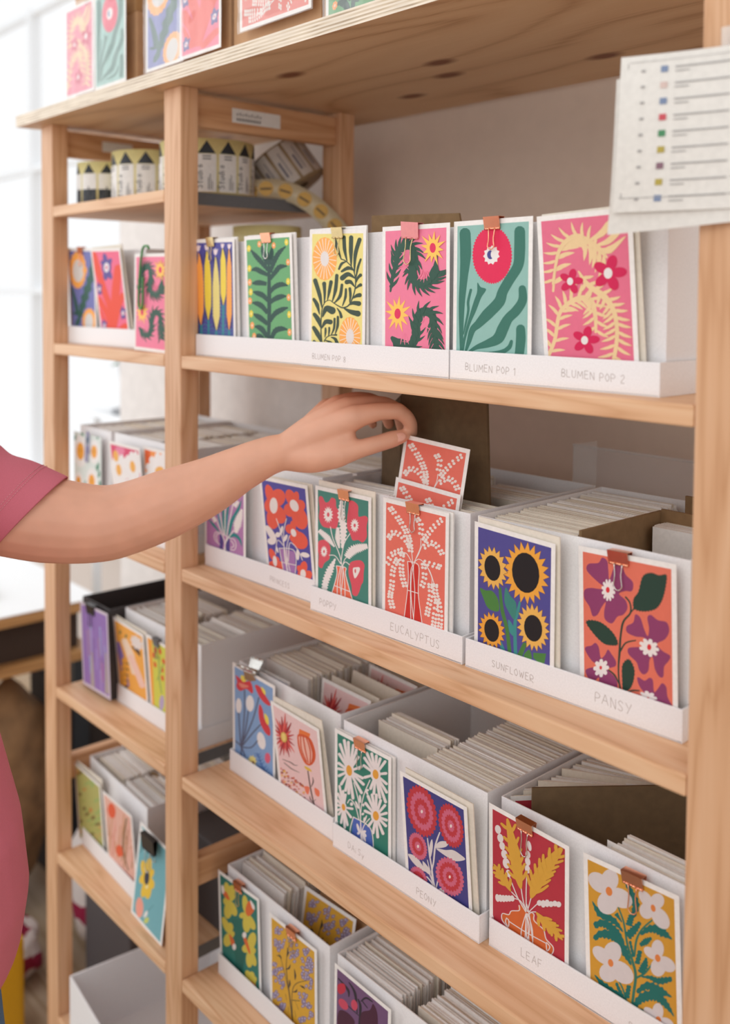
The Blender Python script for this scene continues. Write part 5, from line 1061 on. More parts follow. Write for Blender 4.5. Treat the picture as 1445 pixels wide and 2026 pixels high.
# ------------------------------------------------------------ the person reaching in
SKIN = mat('skin', '#e2aa8e', .48, sss=.06, var=.05, bs=35, bump=.05)
NAIL = mat('nail', '#e3a893', .3)
SHIRT = mat('pink_jersey', '#cf6f7f', .85, bump=.15, bs=900, var=.03)
JEAN = mat('denim', '#4f6d8c', .9, bump=.2, bs=500, var=.1)
HAIR = mat('brown_hair', '#5a3a28', .6, bs=200, var=.2)
DIR = Vector((.7507, .6607, 0)); SID = Vector((.6607, -.7507, 0))       # facing, and the person's right
TC = Vector((.1581, -.4849, 0))
def bp(f, s, z): return TC + DIR * f + SID * s + Vector((0, 0, z))
person = thing('person', 'person in a pink t-shirt and jeans reaching into the shelf to lift a card', 'person', (TC.x, TC.y, ZF))
def to_person(o):
    o.parent = person; o.matrix_parent_inverse = Matrix.Translation((-TC.x, -TC.y, -ZF)); return o
bm = bmesh.new()
def ball(c, r, M=None):
    m = Matrix.Translation(c) @ (M or Matrix()) @ Matrix.Diagonal((*((r, r, r) if not isinstance(r, tuple) else r), 1))
    bmesh.ops.create_icosphere(bm, subdivisions=3, radius=1, matrix=m)
def limb(pts, rads, n=20):
    """chain with rounded joints, resampled smoothly"""
    P = [Vector(p) for p in pts]; out = []; rr_ = []
    for i in range(len(P) - 1):
        p0 = P[max(i - 1, 0)]; p1 = P[i]; p2 = P[i + 1]; p3 = P[min(i + 2, len(P) - 1)]
        for k in range(5):
            t = k / 5; q = .5 * (2 * p1 + (p2 - p0) * t + (2 * p0 - 5 * p1 + 4 * p2 - p3) * t * t + (3 * p1 - p0 - 3 * p2 + p3) * t ** 3)
            out.append(q); rr_.append(rads[i] + (rads[i + 1] - rads[i]) * t)
    out.append(P[-1]); rr_.append(rads[-1]); tube(bm, out, rr_, n); ball(P[0], rads[0] * .98); ball(P[-1], rads[-1] * .98)
SHL = Vector((.0600, -.3450, -.125))
# reaching left arm, shoulder to wrist
limb([SHL, (.0789, -.3241, -.150), (.1049, -.2875, -.1640), (.1284, -.2493, -.1760), (.1570, -.2066, -.1815), (.1774, -.1784, -.1760), (.2063, -.1413, -.1590), (.2343, -.1036, -.1390), (.2566, -.0724, -.1186), (.2761, -.0462, -.1035), (.2869, -.0306, -.0985)],
     [.056, .054, .052, .0495, .0450, .0425, .0405, .0345, .0275, .0232, .0215])
wr = (.2869, -.0306, -.0985)
# palm: bones fanned from the wrist to the knuckles
limb([wr, (.318, -.002, -.075), (.3494, .0282, -.0555)], [.0205, .0185, .0148])
limb([wr, (.307, .001, -.069), (.3279, .0347, -.0462)], [.020, .0175, .0132])
limb([wr, (.297, .006, -.070), (.3044, .0385, -.0455)], [.019, .016, .0125])
limb([wr, (.288, .006, -.075), (.2825, .0390, -.0510)], [.019, .016, .0118])
limb([(.2869, -.0306, -.1000), (.316, -.004, -.0935), (.3415, .0195, -.0790)], [.020, .0190, .0125])
limb([(.2915, -.0270, -.1020), (.3160, -.0110, -.1035), (.3412, .0099, -.0990)], [.0190, .0185, .0150])      # thenar
limb([(.3412, .0099, -.0990), (.3560, .0310, -.0920), (.3675, .0498, -.0862)], [.0145, .0108, .0102])          # thumb
limb([(.3675, .0498, -.0862), (.3740, .0640, -.0820), (.3795, .0765, -.0785)], [.0102, .0102, .0078])
limb([(.3494, .0282, -.0555), (.367, .048, -.0490), (.3816, .0654, -.0480)], [.0142, .0108, .0100])            # index
limb([(.3816, .0654, -.0480), (.3850, .0760, -.0560), (.3841, .0835, -.0650)], [.0098, .0088, .0084]); limb([(.3841, .0835, -.0650), (.3790, .0900, -.0760)], [.0084, .0074])
limb([(.3279, .0347, -.0462), (.340, .056, -.0420), (.3503, .0756, -.0440)], [.0128, .0098, .0094]); limb([(.3503, .0756, -.0440), (.3530, .0880, -.0500), (.3508, .0978, -.0600)], [.0092, .0086, .0082]); limb([(.3508, .0978, -.0600), (.3499, .1032, -.0770)], [.0082, .0070])
limb([(.3044, .0385, -.0455), (.312, .058, -.0395), (.3204, .0752, -.0405)], [.0120, .0092, .0086]); limb([(.3204, .0752, -.0405), (.3220, .0890, -.0460), (.3215, .0996, -.0560)], [.0086, .0080, .0078]); limb([(.3215, .0996, -.0560), (.3225, .1057, -.0730)], [.0078, .0068])
limb([(.2825, .0390, -.0510), (.285, .059, -.0460), (.2878, .0771, -.0480)], [.0110, .0084, .0076]); limb([(.2878, .0771, -.0480), (.2930, .0870, -.0530), (.2948, .0947, -.0610)], [.0076, .0070, .0068]); limb([(.2948, .0947, -.0610), (.2988, .0998, -.0750)], [.0068, .0060])
# trunk, neck, head
limb([bp(0, 0, -.62), bp(0, 0, -.40), bp(0, 0, -.22), bp(-.01, 0, -.13), bp(-.015, 0, -.08)], [.10, .092, .10, .09, .055])
limb([SHL, bp(-.015, -.09, -.095), bp(-.02, 0, -.09), bp(-.015, .09, -.095), bp(0, .17, -.125)], [.052, .05, .055, .05, .048])
limb([bp(-.015, 0, -.09), bp(0, -.01, -.02), bp(.02, -.015, .04)], [.056, .05, .050])
HC = bp(.035, -.02, .125)
R3 = Matrix(((DIR.x, SID.x, 0, 0), (DIR.y, SID.y, 0, 0), (0, 0, 1, 0), (0, 0, 0, 1)))
ball(HC, (.092, .074, .108), R3); ball(HC + DIR * .022 + Vector((0, 0, -.055)), (.062, .052, .056), R3)
ball(HC + DIR * .092 + Vector((0, 0, -.018)), (.016, .011, .020), R3); ball(HC + DIR * .086 + Vector((0, 0, -.052)), (.010, .020, .006), R3); ball(HC + DIR * .084 + Vector((0, 0, -.061)), (.010, .018, .006), R3)
for s in (-1, 1): ball(HC + SID * s * .076 + Vector((0, 0, -.012)), (.018, .008, .030), R3)
# hanging right arm with a relaxed hand
limb([bp(0, .17, -.125), bp(-.005, .205, -.25), bp(.0, .225, -.40)], [.050, .044, .038]); limb([bp(.0, .225, -.40), bp(.03, .235, -.50), bp(.075, .235, -.615)], [.038, .036, .024])
hp = bp(.083, .235, -.635); limb([bp(.075, .235, -.615), bp(.092, .235, -.68)], [.024, .028])
for i, (f, l) in enumerate(((.024, .070), (.008, .078), (-.008, .072), (-.023, .058))):
    b0 = bp(.098 + f, .235, -.695); limb([b0, b0 + DIR * .006 + Vector((0, 0, -l * .5)), b0 - SID * .012 + Vector((0, 0, -l))], [.0100, .0088, .0068])
limb([bp(.105, .225, -.645), bp(.128, .212, -.675), bp(.132, .208, -.712)], [.0135, .0105, .0085])
# legs and feet under the jeans
for s in (-1, 1):
    limb([bp(0, s * .085, -.62), bp(.01, s * .095, -.95), bp(0, s * .10, ZF + .09)], [.085, .055, .036]); limb([bp(0, s * .10, ZF + .05), bp(.13, s * .11, ZF + .03)], [.034, .022])
o = link('body', bm, SKIN, None, True); to_person(o)
m = o.modifiers.new('join', 'REMESH'); m.mode = 'VOXEL'; m.voxel_size = .0023; m.use_smooth_shade = True
m = o.modifiers.new('soft', 'SMOOTH'); m.factor = .5; m.iterations = 4
# nails
def nail(c, ax, nrm, w, l):
    b = bmesh.new(); ax = Vector(ax).normalized(); nrm = Vector(nrm); nrm = (nrm - ax * nrm.dot(ax)).normalized(); sd = ax.cross(nrm)
    Mx = Matrix.Translation(c) @ Matrix((ax, sd, nrm)).transposed().to_4x4() @ Matrix.Diagonal((l, w, .0016, 1)); bmesh.ops.create_icosphere(b, subdivisions=3, radius=1, matrix=Mx)
    to_person(link('fingernail', b, NAIL, None, True))
VW = Vector((.75, -.66, .04))
nail((.3838, .0660, -.0790), (.0120, .0150, .0055), VW + Vector((0, 0, .15)), .0056, .0082)
# hair and eyes
bm = bmesh.new(); ball(HC + DIR * -.022 + Vector((0, 0, .016)), (.094, .084, .110), R3); ball(HC + DIR * -.075 + Vector((0, 0, -.08)), (.035, .055, .09), R3); ball(HC + DIR * -.09 + Vector((0, 0, -.20)), (.022, .03, .10), R3)
o = link('hair', bm, HAIR, None, True); to_person(o); m = o.modifiers.new('join', 'REMESH'); m.mode = 'VOXEL'; m.voxel_size = .006; m.use_smooth_shade = True
for s in (-1, 1):
    bm = bmesh.new(); ball(HC + DIR * .083 + SID * s * .030 + Vector((0, 0, .006)), (.009, .013, .008), R3); to_person(link('eye', bm, mat('eye_dark', '#33261f', .2), None, True))
    bm = bmesh.new(); limb([HC + DIR * .086 + SID * s * .016 + Vector((0, 0, .026)), HC + DIR * .085 + SID * s * .032 + Vector((0, 0, .031)), HC + DIR * .074 + SID * s * .047 + Vector((0, 0, .025))], [.0028, .0032, .002], 8); to_person(link('eyebrow', bm, HAIR, None, True))
# t-shirt: trunk, sleeves, hems
bm = bmesh.new()
def ring_loft(rows, n=40, close_top=False):
    rings = []
    for c, u, v in rows:
        rings.append([bm.verts.new(c + u * math.cos(2 * PI * k / n) + v * math.sin(2 * PI * k / n)) for k in range(n)])
    for a, b in zip(rings, rings[1:]):
        for k in range(n): bm.faces.new((a[k], a[(k + 1) % n], b[(k + 1) % n], b[k])).smooth = True
    return rings
rows = []
for z, b, wd in ((-.612, .126, .185), (-.60, .130, .186), (-.545, .140, .186), (-.47, .131, .182), (-.40, .118, .176), (-.34, .108, .172), (-.26, .104, .178), (-.19, .104, .182), (-.14, .090, .172), (-.10, .078, .130), (-.075, .066, .085), (-.062, .060, .066)):
    rows.append((bp(.034 * min(1, max(0, (-.30 - z) / .14)), 0, z), DIR * b, SID * wd))
rg = ring_loft(rows); bm.faces.new(rg[0][::-1]); bm.faces.new(rg[-1])
for f in bm.verts:
    nv = noise.noise(f.co * 9) * .006; f.co += DIR * nv
limb([Vector((.072, -.332, -.135)), SHL + Vector((0, 0, .002)), bp(-.015, -.09, -.096), bp(-.02, 0, -.092), bp(-.015, .09, -.096), bp(0, .17, -.125), bp(-.003, .192, -.20), bp(-.004, .208, -.275)], [.060, .066, .060, .062, .060, .062, .064, .062])
o = link('tshirt', bm, SHIRT, None, True); to_person(o); m = o.modifiers.new('join', 'REMESH'); m.mode = 'VOXEL'; m.voxel_size = .005; m.use_smooth_shade = True; m = o.modifiers.new('soft', 'SMOOTH'); m.factor = .5; m.iterations = 6
bm = bmesh.new()
def sleeve(S0, C0, r0, r1, topf):
    ax = (C0 - S0).normalized(); u = (Vector((0, 0, 1)) - ax * ax.z).normalized(); v = ax.cross(u); rows = []; n = 40; rings = []
    for i in range(15):
        t = i / 14; c = S0.lerp(C0, t); r = r0 + (r1 - r0) * t ** .7; ring = []
        for k in range(n):
            a = 2 * PI * k / n; sh = topf * t * t * math.cos(a)
            w = math.sin(t * 15 + math.cos(a) * 2.2 + a) * .0045 * math.sin(PI * min(1, t * 1.15)) if t < .82 else 0
            q = r + w + (.0012 if t > .80 else 0)
            ring.append(bm.verts.new(c + u * math.cos(a) * q + v * math.sin(a) * q * 1.02 + ax * sh))
        rings.append(ring)
    for a, b in zip(rings, rings[1:]):
        for k in range(n): bm.faces.new((a[k], a[(k + 1) % n], b[(k + 1) % n], b[k])).smooth = True
    return rings, ax, u, v
sl = sleeve(Vector((.030, -.372, -.122)), Vector((.1155, -.2685, -.1715)), .074, .0545, .024)
o = link('sleeve', bm, SHIRT, None, True); to_person(o); m = o.modifiers.new('thick', 'SOLIDIFY'); m.thickness = .0016; m.offset = 1; o.modifiers.new('sub', 'SUBSURF').render_levels = 1
# twin stitch lines round the sleeve hem
bm = bmesh.new()
C0 = Vector((.1155, -.2685, -.1715)); S0 = Vector((.030, -.372, -.122)); ax = (C0 - S0).normalized(); u = (Vector((0, 0, 1)) - ax * ax.z).normalized(); v = ax.cross(u)
for dd in (.0245, .0285):
    for k in range(0, 120):
        a0, a1 = 2 * PI * k / 120, 2 * PI * (k + .6) / 120
        q = .0600
        tube(bm, [C0 - ax * (dd - .020 * math.cos(a_)) + u * math.cos(a_) * q + v * math.sin(a_) * q * 1.02 for a_ in (a0, a1)], .00035, 5, cap=False)
o = link('stitching', bm, mat('pink_thread', '#e3a0a8', .8), None); to_person(o)
# jeans and shoes
bm = bmesh.new()
limb([bp(.045, 0, -.59), bp(.045, 0, -.70)], [.108, .12])
for s in (-1, 1): limb([bp(0, s * .05, -.60), bp(0, s * .078, -.72), bp(.01, s * .09, -.95), bp(0, s * .10, ZF + .08)], [.115, .098, .076, .066])
o = link('jeans', bm, JEAN, None, True); to_person(o); m = o.modifiers.new('join', 'REMESH'); m.mode = 'VOXEL'; m.voxel_size = .006; m.use_smooth_shade = True
for s in (-1, 1):
    bm = bmesh.new(); ball(bp(-.02, s * .10, ZF + .042), (.055, .04, .042), R3); ball(bp(.10, s * .11, ZF + .03), (.085, .044, .03), R3); ball(bp(.03, s * .105, ZF + .035), (.085, .042, .035), R3)
    o = link('shoe', bm, mat('white_shoe', '#e8e4e0', .5), None, True); to_person(o); m = o.modifiers.new('join', 'REMESH'); m.mode = 'VOXEL'; m.voxel_size = .005; m.use_smooth_shade = True

# ------------------------------------------------------------ label rolls on the small left shelf
YEL = mat('backing_yellow', '#e4d99a', .45); LBW = mat('label_white', '#eceae6', .5); LBK = mat('label_black', '#23282f', .5); TXT = mat('label_text', '#4a4d52', .6); CORE = mat('core_brown', '#b99a6e', .8)
def on_cyl(bm, r, a0, a1, z0, z1, mi, tri=False, n=6):
    A = [a0 + (a1 - a0) * i / n for i in range(n + 1)]
    for i in range(n):
        for_t = [(A[i], z0), (A[i + 1], z0), (A[i + 1], z1), (A[i], z1)]
        if tri:
            f = lambda a: 1 - abs((a - (a0 + a1) / 2) / ((a1 - a0) / 2))
            for_t = [(A[i], z0), (A[i + 1], z0), (A[i + 1], z0 + (z1 - z0) * f(A[i + 1]) + 1e-6), (A[i], z0 + (z1 - z0) * f(A[i]) + 1e-6)]
        bm.faces.new([bm.verts.new((r * math.cos(a), r * math.sin(a), z)) for a, z in for_t]).material_index = mi
def label_roll(label, x, y, z, r, h, style, gap=None, n=11, ph=0.0):
    t = thing('label_roll', label, 'label roll', (x, y, z), 0, None)
    bm = bmesh.new(); lathe(bm, [(r * .38, .0), (r, 0), (r, h), (r * .38, h), (r * .38, 0)], 64)
    mats = [YEL, LBW, LBK, TXT]; st = 2 * PI / n
    for i in range(n):
        a = i * st + ph
        if gap and i in gap: continue
        a0, a1 = a + st * .06, a + st * .94
        if style == 0:
            on_cyl(bm, r + .0004, a0, a1, h * .36, h * .72, 1); on_cyl(bm, r + .0004, a0, a1, h * .03, h * .36, 2); on_cyl(bm, r + .0005, a0 + st * .1, a1 - st * .1, h * .73, h * .95, 2, True)
            for j in range(5): on_cyl(bm, r + .0006, a0 + st * (.12 + j * .14), a0 + st * (.19 + j * .14), h * .06, h * (.22 + .1 * ((j * 7) % 3)), 3)
        else:
            on_cyl(bm, r + .0004, a0, a1, h * .04, h * .72, 1); on_cyl(bm, r + .0005, a0 + st * .04, a1 - st * .04, h * .73, h * .96, 2, True)
            q, tot = glyph_quads('Studio', h * .11, .0011)
            for quad in q: bm.faces.new([bm.verts.new(((r + .0007) * math.cos(a0 + st * .24 - b_ / r), (r + .0007) * math.sin(a0 + st * .24 - b_ / r), h * .10 + a_)) for a_, b_ in quad]).material_index = 2
            for j, k in ((.5, .30), (.58, .36), (.67, .24)): on_cyl(bm, r + .0006, a0 + st * j, a0 + st * (j + .03), h * .08, h * k, 3, n=1)
            for j in (.62, .67): on_cyl(bm, r + .0006, a0 + st * .25, a1 - st * .25, h * j, h * (j + .02), 3, n=2)
    link('tape', bm, mats, t)
    bm = bmesh.new(); lathe(bm, [(r * .33, .0), (r * .38, 0), (r * .38, h), (r * .33, h), (r * .33, 0)], 48); link('core', bm, CORE, t)
    return t
label_roll('small label roll with black lower halves, left of the three upright rolls', -.384, .074, ZR + .0006, .045, .074, 0, n=9)
label_roll('middle upright label roll with a bare yellow strip', -.293, .112, ZR + .0006, .062, .086, 1, gap=(7,), n=11, ph=-.3)
label_roll('largest upright label roll, standing right of the middle post', -.124, .122, ZR + .0006, .074, .084, 1, n=14, ph=.1)
# big roll lying on its side at the back, with a strip of round gold stickers hanging from it
LBG = mat('label_greyish', '#c9bfb6', .5)
t = thing('label_roll', 'large label roll lying tilted at the back behind the upright rolls', 'label roll', (-.098, .258, ZR + .052), 0); t.rotation_euler = (.40, -.50, 0)
bm = bmesh.new(); r, h = .052, .07; lathe(bm, [(r * .4, -h / 2), (r, -h / 2), (r, h / 2), (r * .4, h / 2), (r * .4, -h / 2)], 56)
for i in range(12):
    a = i * PI / 6; on_cyl(bm, r + .0004, a + .04, a + .46, -h * .46, h * .46, 1); on_cyl(bm, r + .0006, a + .12, a + .2, -h * .3, h * .1, 2, n=2); on_cyl(bm, r + .0006, a + .28, a + .31, -h * .3, h * .3, 2, n=2)
link('tape', bm, [mat('backing_brown', '#a08a6a', .5), LBG, mat('label_ink', '#77727a', .6)], t)
GOLD = mat('gold_sticker', '#b58a3c', .35, metal=.3); STRIP = mat('sticker_backing', '#cfc0a0', .45)
t = thing('sticker_strip', 'strip of round gold stickers curling off the shelf edge beside the rear post', 'stickers', (-.05, .20, ZR))
path = [(-.0900, .1700, .2480), (-.0775, .1844, .2560), (-.0579, .2068, .2575), (-.0363, .2308, .2483), (-.0171, .2516, .2316), (-.0003, .2692, .2100), (.0138, .2838, .1860), (.0253, .2954, .1636)]
q = [Vector(p) for p in path]; dense = []
for i in range(len(q) - 1):
    for k in range(6): dense.append(q[i].lerp(q[i + 1], k / 6))
dense.append(q[-1])
for _ in range(3): dense = [dense[0]] + [(dense[i - 1] + dense[i] * 2 + dense[i + 1]) / 4 for i in range(1, len(dense) - 1)] + [dense[-1]]
VN = Vector((.75, -.66, .05)).normalized()
sds = [VN.cross((dense[min(i + 1, len(dense) - 1)] - dense[max(i - 1, 0)]).normalized()).normalized() * .0155 for i in range(len(dense))]
off = Vector((-.05, .20, ZR))
bm = bmesh.new(); L = [bm.verts.new(p - sd - off) for p, sd in zip(dense, sds)]; Rr = [bm.verts.new(p + sd - off) for p, sd in zip(dense, sds)]
for i in range(len(dense) - 1): bm.faces.new((L[i], L[i + 1], Rr[i + 1], Rr[i])).smooth = True
o = link('backing', bm, STRIP, t); mm = o.modifiers.new('thick', 'SOLIDIFY'); mm.thickness = .0004; mm.offset = 0
for j in range(6):
    k = 3 + j * 6; p = dense[k] - off; tg = (dense[k + 1] - dense[k - 1]).normalized(); s_ = sds[k].normalized(); nn = tg.cross(s_).normalized()
    if nn.dot(Vector((.75, -.66, 0))) < 0: nn = -nn
    bm = bmesh.new(); ring = [bm.verts.new(p + nn * .0009 + tg * math.cos(a) * .0118 + s_ * math.sin(a) * .0118) for a in [2 * PI * i / 28 for i in range(28)]]; bm.faces.new(ring)
    for w_, h_ in ((.006, .0),):
        qd = [bm.verts.new(p + nn * .0012 + tg * a + s_ * b) for a, b in ((-.009, -.002), (.009, -.002), (.009, .001), (-.009, .001))]; bm.faces.new(qd).material_index = 1
    link('sticker', bm, [GOLD, mat('sticker_text', '#5a4526', .5)], t)
# spare yellow roll on top of the left-bay box
label_roll('plain yellowish label roll standing on the box below the small shelf', -.105, .225, ZS[0] + .1605, .056, .038, 1, gap=range(12), n=12)

# rail stickers and little metal bracket
for y, lab in ((.094, 'white article sticker with a bar code on the middle top rail'), ):
    bm = bmesh.new(); box(bm, 0, .0004, 0, .088, 0, .021)
    for i in range(9):
        a = .008 + i * .0052; k = .0024 + .0014 * ((i * 3) % 3) / 2; hh = .0035 + .0015 * (i % 2)
        for q in (((a, .0105), (a + .0007, .0105), (a + .0007, .0105 + hh), (a, .0105 + hh)), ((a, .0105 + hh * .5), (a + k, .0105 + hh * .5), (a + k, .0113 + hh * .5), (a, .0113 + hh * .5)), ((a + k - .0007, .0105), (a + k, .0105), (a + k, .0105 + hh), (a + k - .0007, .0105 + hh))):
            bm.faces.new([bm.verts.new((.0006, u_, v_)) for u_, v_ in q]).material_index = 1
    for i in range(26):
        a = .008 + i * .0017; f = bm.faces.new([bm.verts.new(p) for p in ((.0006, a, .003), (.0006, a + .0006 + .0006 * (i % 3 == 0), .003), (.0006, a + .0006 + .0006 * (i % 3 == 0), .0075), (.0006, a, .0075))]); f.material_index = 1
    tag(link('rail_sticker', bm, [LBW, LBK]), lab, 'sticker').location = (-.0117, y, .342)
bm = bmesh.new(); box(bm, 0, .0004, 0, .06, 0, .018); tag(link('rail_sticker', bm, [LBW, LBK]), 'small white sticker on the left top rail', 'sticker').location = (XL - .0117, .10, .345)
bm = bmesh.new(); box(bm, 0, .003, 0, .026, 0, .040, bev=.001); box(bm, -.012, 0, .02, .024, .0, .03); tag(link('metal_bracket', bm, mat('dark_steel', '#3d4146', .4, metal=.6)), 'small dark metal bracket on the inner side of the rear post', 'bracket').location = (-.0490, .288, .205)

# packing list taped to the right post
t = thing('packing_list', 'folded white packing list taped to the right post', 'paper', (.80, -.001, .156))
PAPG = mat('paper_grey', '#e9e5df', .75); LINE = mat('print_grey', '#aaa6a4', .7)
def sheet(x0, x1, z0, z1, yb, mi=0, curl=.035, nm='sheet', rows=False, sk=0.0):
    bm = bmesh.new(); NX, NZ = 16, 8; V = {}
    def P(u, w):   # u from post outwards to the left, w upwards
        x = x1 + (x0 - x1) * u; z = z0 + (z1 - z0) * w; d = max(0, u - .25)
        return Vector((x - .80 + .004 * math.sin(w * 3) * u - .008 * u * (1 - w), -yb - curl * d ** 1.5 - .006 * math.sin(w * 2.6) * u, z - .156 + sk * u))
    for i in range(NX + 1):
        for j in range(NZ + 1): V[i, j] = bm.verts.new(P(i / NX, j / NZ))
    for i in range(NX):
        for j in range(NZ): bm.faces.new((V[i, j], V[i + 1, j], V[i + 1, j + 1], V[i, j + 1])).smooth = True
    if rows:
        def strip(u0, u1, w0, w1, m):
            k = 5
            for a in range(k):
                ua, ub = u0 + (u1 - u0) * a / k, u0 + (u1 - u0) * (a + 1) / k
                bm.faces.new([bm.verts.new(P(*c) + Vector((-.0001, -.0006, 0))) for c in ((ua, w0), (ub, w0), (ub, w1), (ua, w1))]).material_index = m
        cs = [2, 7, 2, 3, 4, 5, 6, 5, 2]
        for i in range(9):
            w = .90 - i * .102
            strip(.765, .80, w - .022, w + .018, cs[i]); strip(.46, .73, w + .001, w + .011, 1); strip(.30, .44, w + .004, w + .013, 1); strip(.16, .23, w + .002, w + .010, 1); strip(.66, .73, w - .024, w - .017, 1)
            strip(.875, .895, w - .012, w + .004, 1)
        strip(.02, .97, .088, .092, 1); strip(.958, .962, .09, .95, 1); strip(.10, .955, .955, .958, 1)
    return link(nm, bm, [PAPG, LINE, mat('thumb_blue', '#7f8fae', .7), mat('thumb_red', '#cf5560', .7), mat('thumb_green', '#4d8f63', .7), mat('thumb_yellow', '#b9a64f', .7), mat('thumb_plum', '#8d6a78', .7), mat('thumb_peach', '#d9c0b8', .7)], t)
sheet(.742, .900, .1505, .2765, .0022, nm='back_sheet', curl=.040, sk=-.012)
sheet(.750, .900, .1560, .2800, .0040, rows=True, nm='front_sheet', curl=.046)
bm = bmesh.new(); box(bm, .020, .075, -.0062, -.0055, .108, .140); link('adhesive_tape', bm, mat('clear_tape', '#f2f2f0', .08, alpha=.35, coat=1), t)

# ------------------------------------------------------------ cardboard boxes with cards in cellophane on top
CELLO = mat('cellophane', '#f4f8fa', .06, alpha=.22, coat=1.0, bump=.35, bs=22, var=.0)
KTOP = mat('kraft_box', '#c99f78', .8, bump=.1, bs=60, var=.04)
ZTOP = ZP + ZT + .0004
TB = [(-.372, -.158, .007), (-.105, .104, .004), (.112, .298, .004), (.303, .50, .004)]
TLAB = ['leftmost cardboard box on the plywood sheet', 'cardboard box with the blue and red cards on the plywood sheet', 'cardboard box with the coral card on the plywood sheet', 'cardboard box behind the green fern card on the plywood sheet']
for (x0, x1, y), lab in zip(TB, TLAB):
    t = thing('cardboard_box', lab, 'cardboard box', ((x0 + x1) / 2, y + .15, ZTOP)); wd = (x1 - x0) / 2
    bm = bmesh.new(); box(bm, -wd, wd, -.14, .14, 0, .26, bev=.002); link('body', bm, KTOP, t)
    bm = bmesh.new(); box(bm, -wd - .0008, wd + .0008, -.1408, .1408, .12, .17); link('packing_tape', bm, mat('brown_tape', '#b98f62', .25, coat=.6), t)
TOPC = [('A3b', -.372, .013, .0, 'wrapped pink fern card hanging on the leftmost cardboard box'), ('A3a', -.263, .011, .0, 'wrapped aqua card with magenta disc on the leftmost cardboard box'), ('LA1', -.097, .012, 0, 'wrapped blue card on the cardboard box left of the red one'), ('LA2', .000, .013, 0, 'wrapped red frond card on the second cardboard box'),
        ('B2b', .150, -.012, PI / 2, 'wrapped coral card turned sideways on the third cardboard box'), ('A1b', .325, -.020, 0, 'wrapped green fern card at the top edge of the photo')]
for i, (k, x, dz, rot, lab) in enumerate(TOPC):
    y = -.0005 - .0006 * (i % 2)
    me = MESH[k]; o = bpy.data.objects.new('wrapped_card', me); C.objects.link(o)
    if rot: o.rotation_euler = (0, rot, 0); o.location = (x, y - .001, ZTOP + .128 + .0)
    else: o.location = (x, y, ZTOP + max(dz, .0015))
    tag(o, lab, 'card')
    wd, hh = (.148, .105) if rot else (.105, .148); zz = ZTOP + (.022 if rot else max(dz, .0015))
    bm = bmesh.new(); NX = 14
    V = {(a, b): bm.verts.new((x - .004 + (wd + .008) * a / NX, y - .0022 - .0016 * noise.noise(Vector((a * .4, b * .4, i * 5.))), zz - .0012 + (hh + .006) * b / NX)) for a in range(NX + 1) for b in range(NX + 1)}
    for a in range(NX):
        for b in range(NX): bm.faces.new((V[a, b], V[a + 1, b], V[a + 1, b + 1], V[a, b + 1])).smooth = True
    s_ = link('wrapper', bm, CELLO, o); s_.matrix_parent_inverse = o.matrix_basis.inverted()

# ------------------------------------------------------------ beyond the left end of the shelving
t = thing('plant_pot', 'pale grey plant pot with a yellow strap standing behind the left bay', 'plant pot', (-1.36, .71, -.246))
bm = bmesh.new(); lathe(bm, [(.0001, 0), (.075, 0), (.082, .01), (.100, .15), (.106, .155), (.104, .165), (.094, .165), (.088, .14), (.0001, .135)], 40); link('pot', bm, mat('grey_ceramic', '#c3c3c6', .4), t)
bm = bmesh.new(); lathe(bm, [(.0001, -.012), (.115, -.012), (.118, -.004), (.10, 0), (.0001, 0)], 40); link('saucer', bm, mat('saucer_grey', '#8b8c90', .4), t)
bm = bmesh.new(); tube(bm, [(.055, -.085, -.14), (.050, -.080, -.01), (.06, -.1, .10), (.07, -.09, .165)], [(.0015, .008)] * 4, 8); link('strap', bm, mat('yellow_strap', '#e3c04e', .6), t)
bm = bmesh.new()
for i in range(12):
    a = i * .55; l = .10 + .03 * (i % 3); P0 = Vector((0, 0, .15)); P1 = Vector((math.cos(a) * l, math.sin(a) * l, .21 - .03 * (i % 4))); s_ = Vector((-math.sin(a), math.cos(a), 0)) * .022; md = (P0 + P1) / 2 + Vector((0, 0, .02))
    v_ = [bm.verts.new(p) for p in (P0, md - s_, P1, md + s_)]; bm.faces.new(v_).smooth = True
link('leaves', bm, mat('leaf_green', '#4f8f45', .5), t)
t = thing('pot_stand', 'small white stand carrying the grey plant pot behind the left bay', 'stand', (-1.36, .71, ZF)); bm = bmesh.new(); box(bm, -.16, .16, -.13, .13, 1.135, 1.151, bev=.002)
for x_ in (-.14, .14):
    for y_ in (-.11, .11): box(bm, x_ - .01, x_ + .01, y_ - .01, y_ + .01, 0, 1.135)
link('frame', bm, WF, t)
# work table
t = thing('work_table', 'work table with a white top and wooden edge left of the shelving', 'table', (-1.45, .15, ZF))
bm = bmesh.new(); box(bm, -.5, .44, -.75, .22, .748, .750); link('white_top', bm, mat('white_laminate', '#f7f7f7', .35), t)
bm = bmesh.new(); box(bm, -.5, .44, -.75, .22, .722, .748, bev=.002); link('tabletop', bm, W_TAB, t)
bm = bmesh.new(); box(bm, -.5, .43, -.74, .21, .600, .625, bev=.002); link('lower_shelf', bm, W_TAB, t)
bm = bmesh.new(); box(bm, -.5, .40, -.70, .18, .625, .722); link('shade_block', bm, mat('dark_shadow_board', '#3d2c22', .8), t)  # dark block stands in for the shade between tabletop and lower shelf
for x_ in (-.47, .40):
    for y_ in (-.72, .18): bm = bmesh.new(); box(bm, x_ - .02, x_ + .02, y_ - .02, y_ + .02, 0, .60); link('leg', bm, mat('dark_steel', '#3d4146', .4), t)
bm = bmesh.new(); box(bm, 0, .2, 0, .3, 0, .012, bev=.002); tag(link('notebook', bm, KRAFT), 'brown notebook lying on the white work table at the left edge', 'notebook').location = (-1.36, -.13, ZF + .7504)
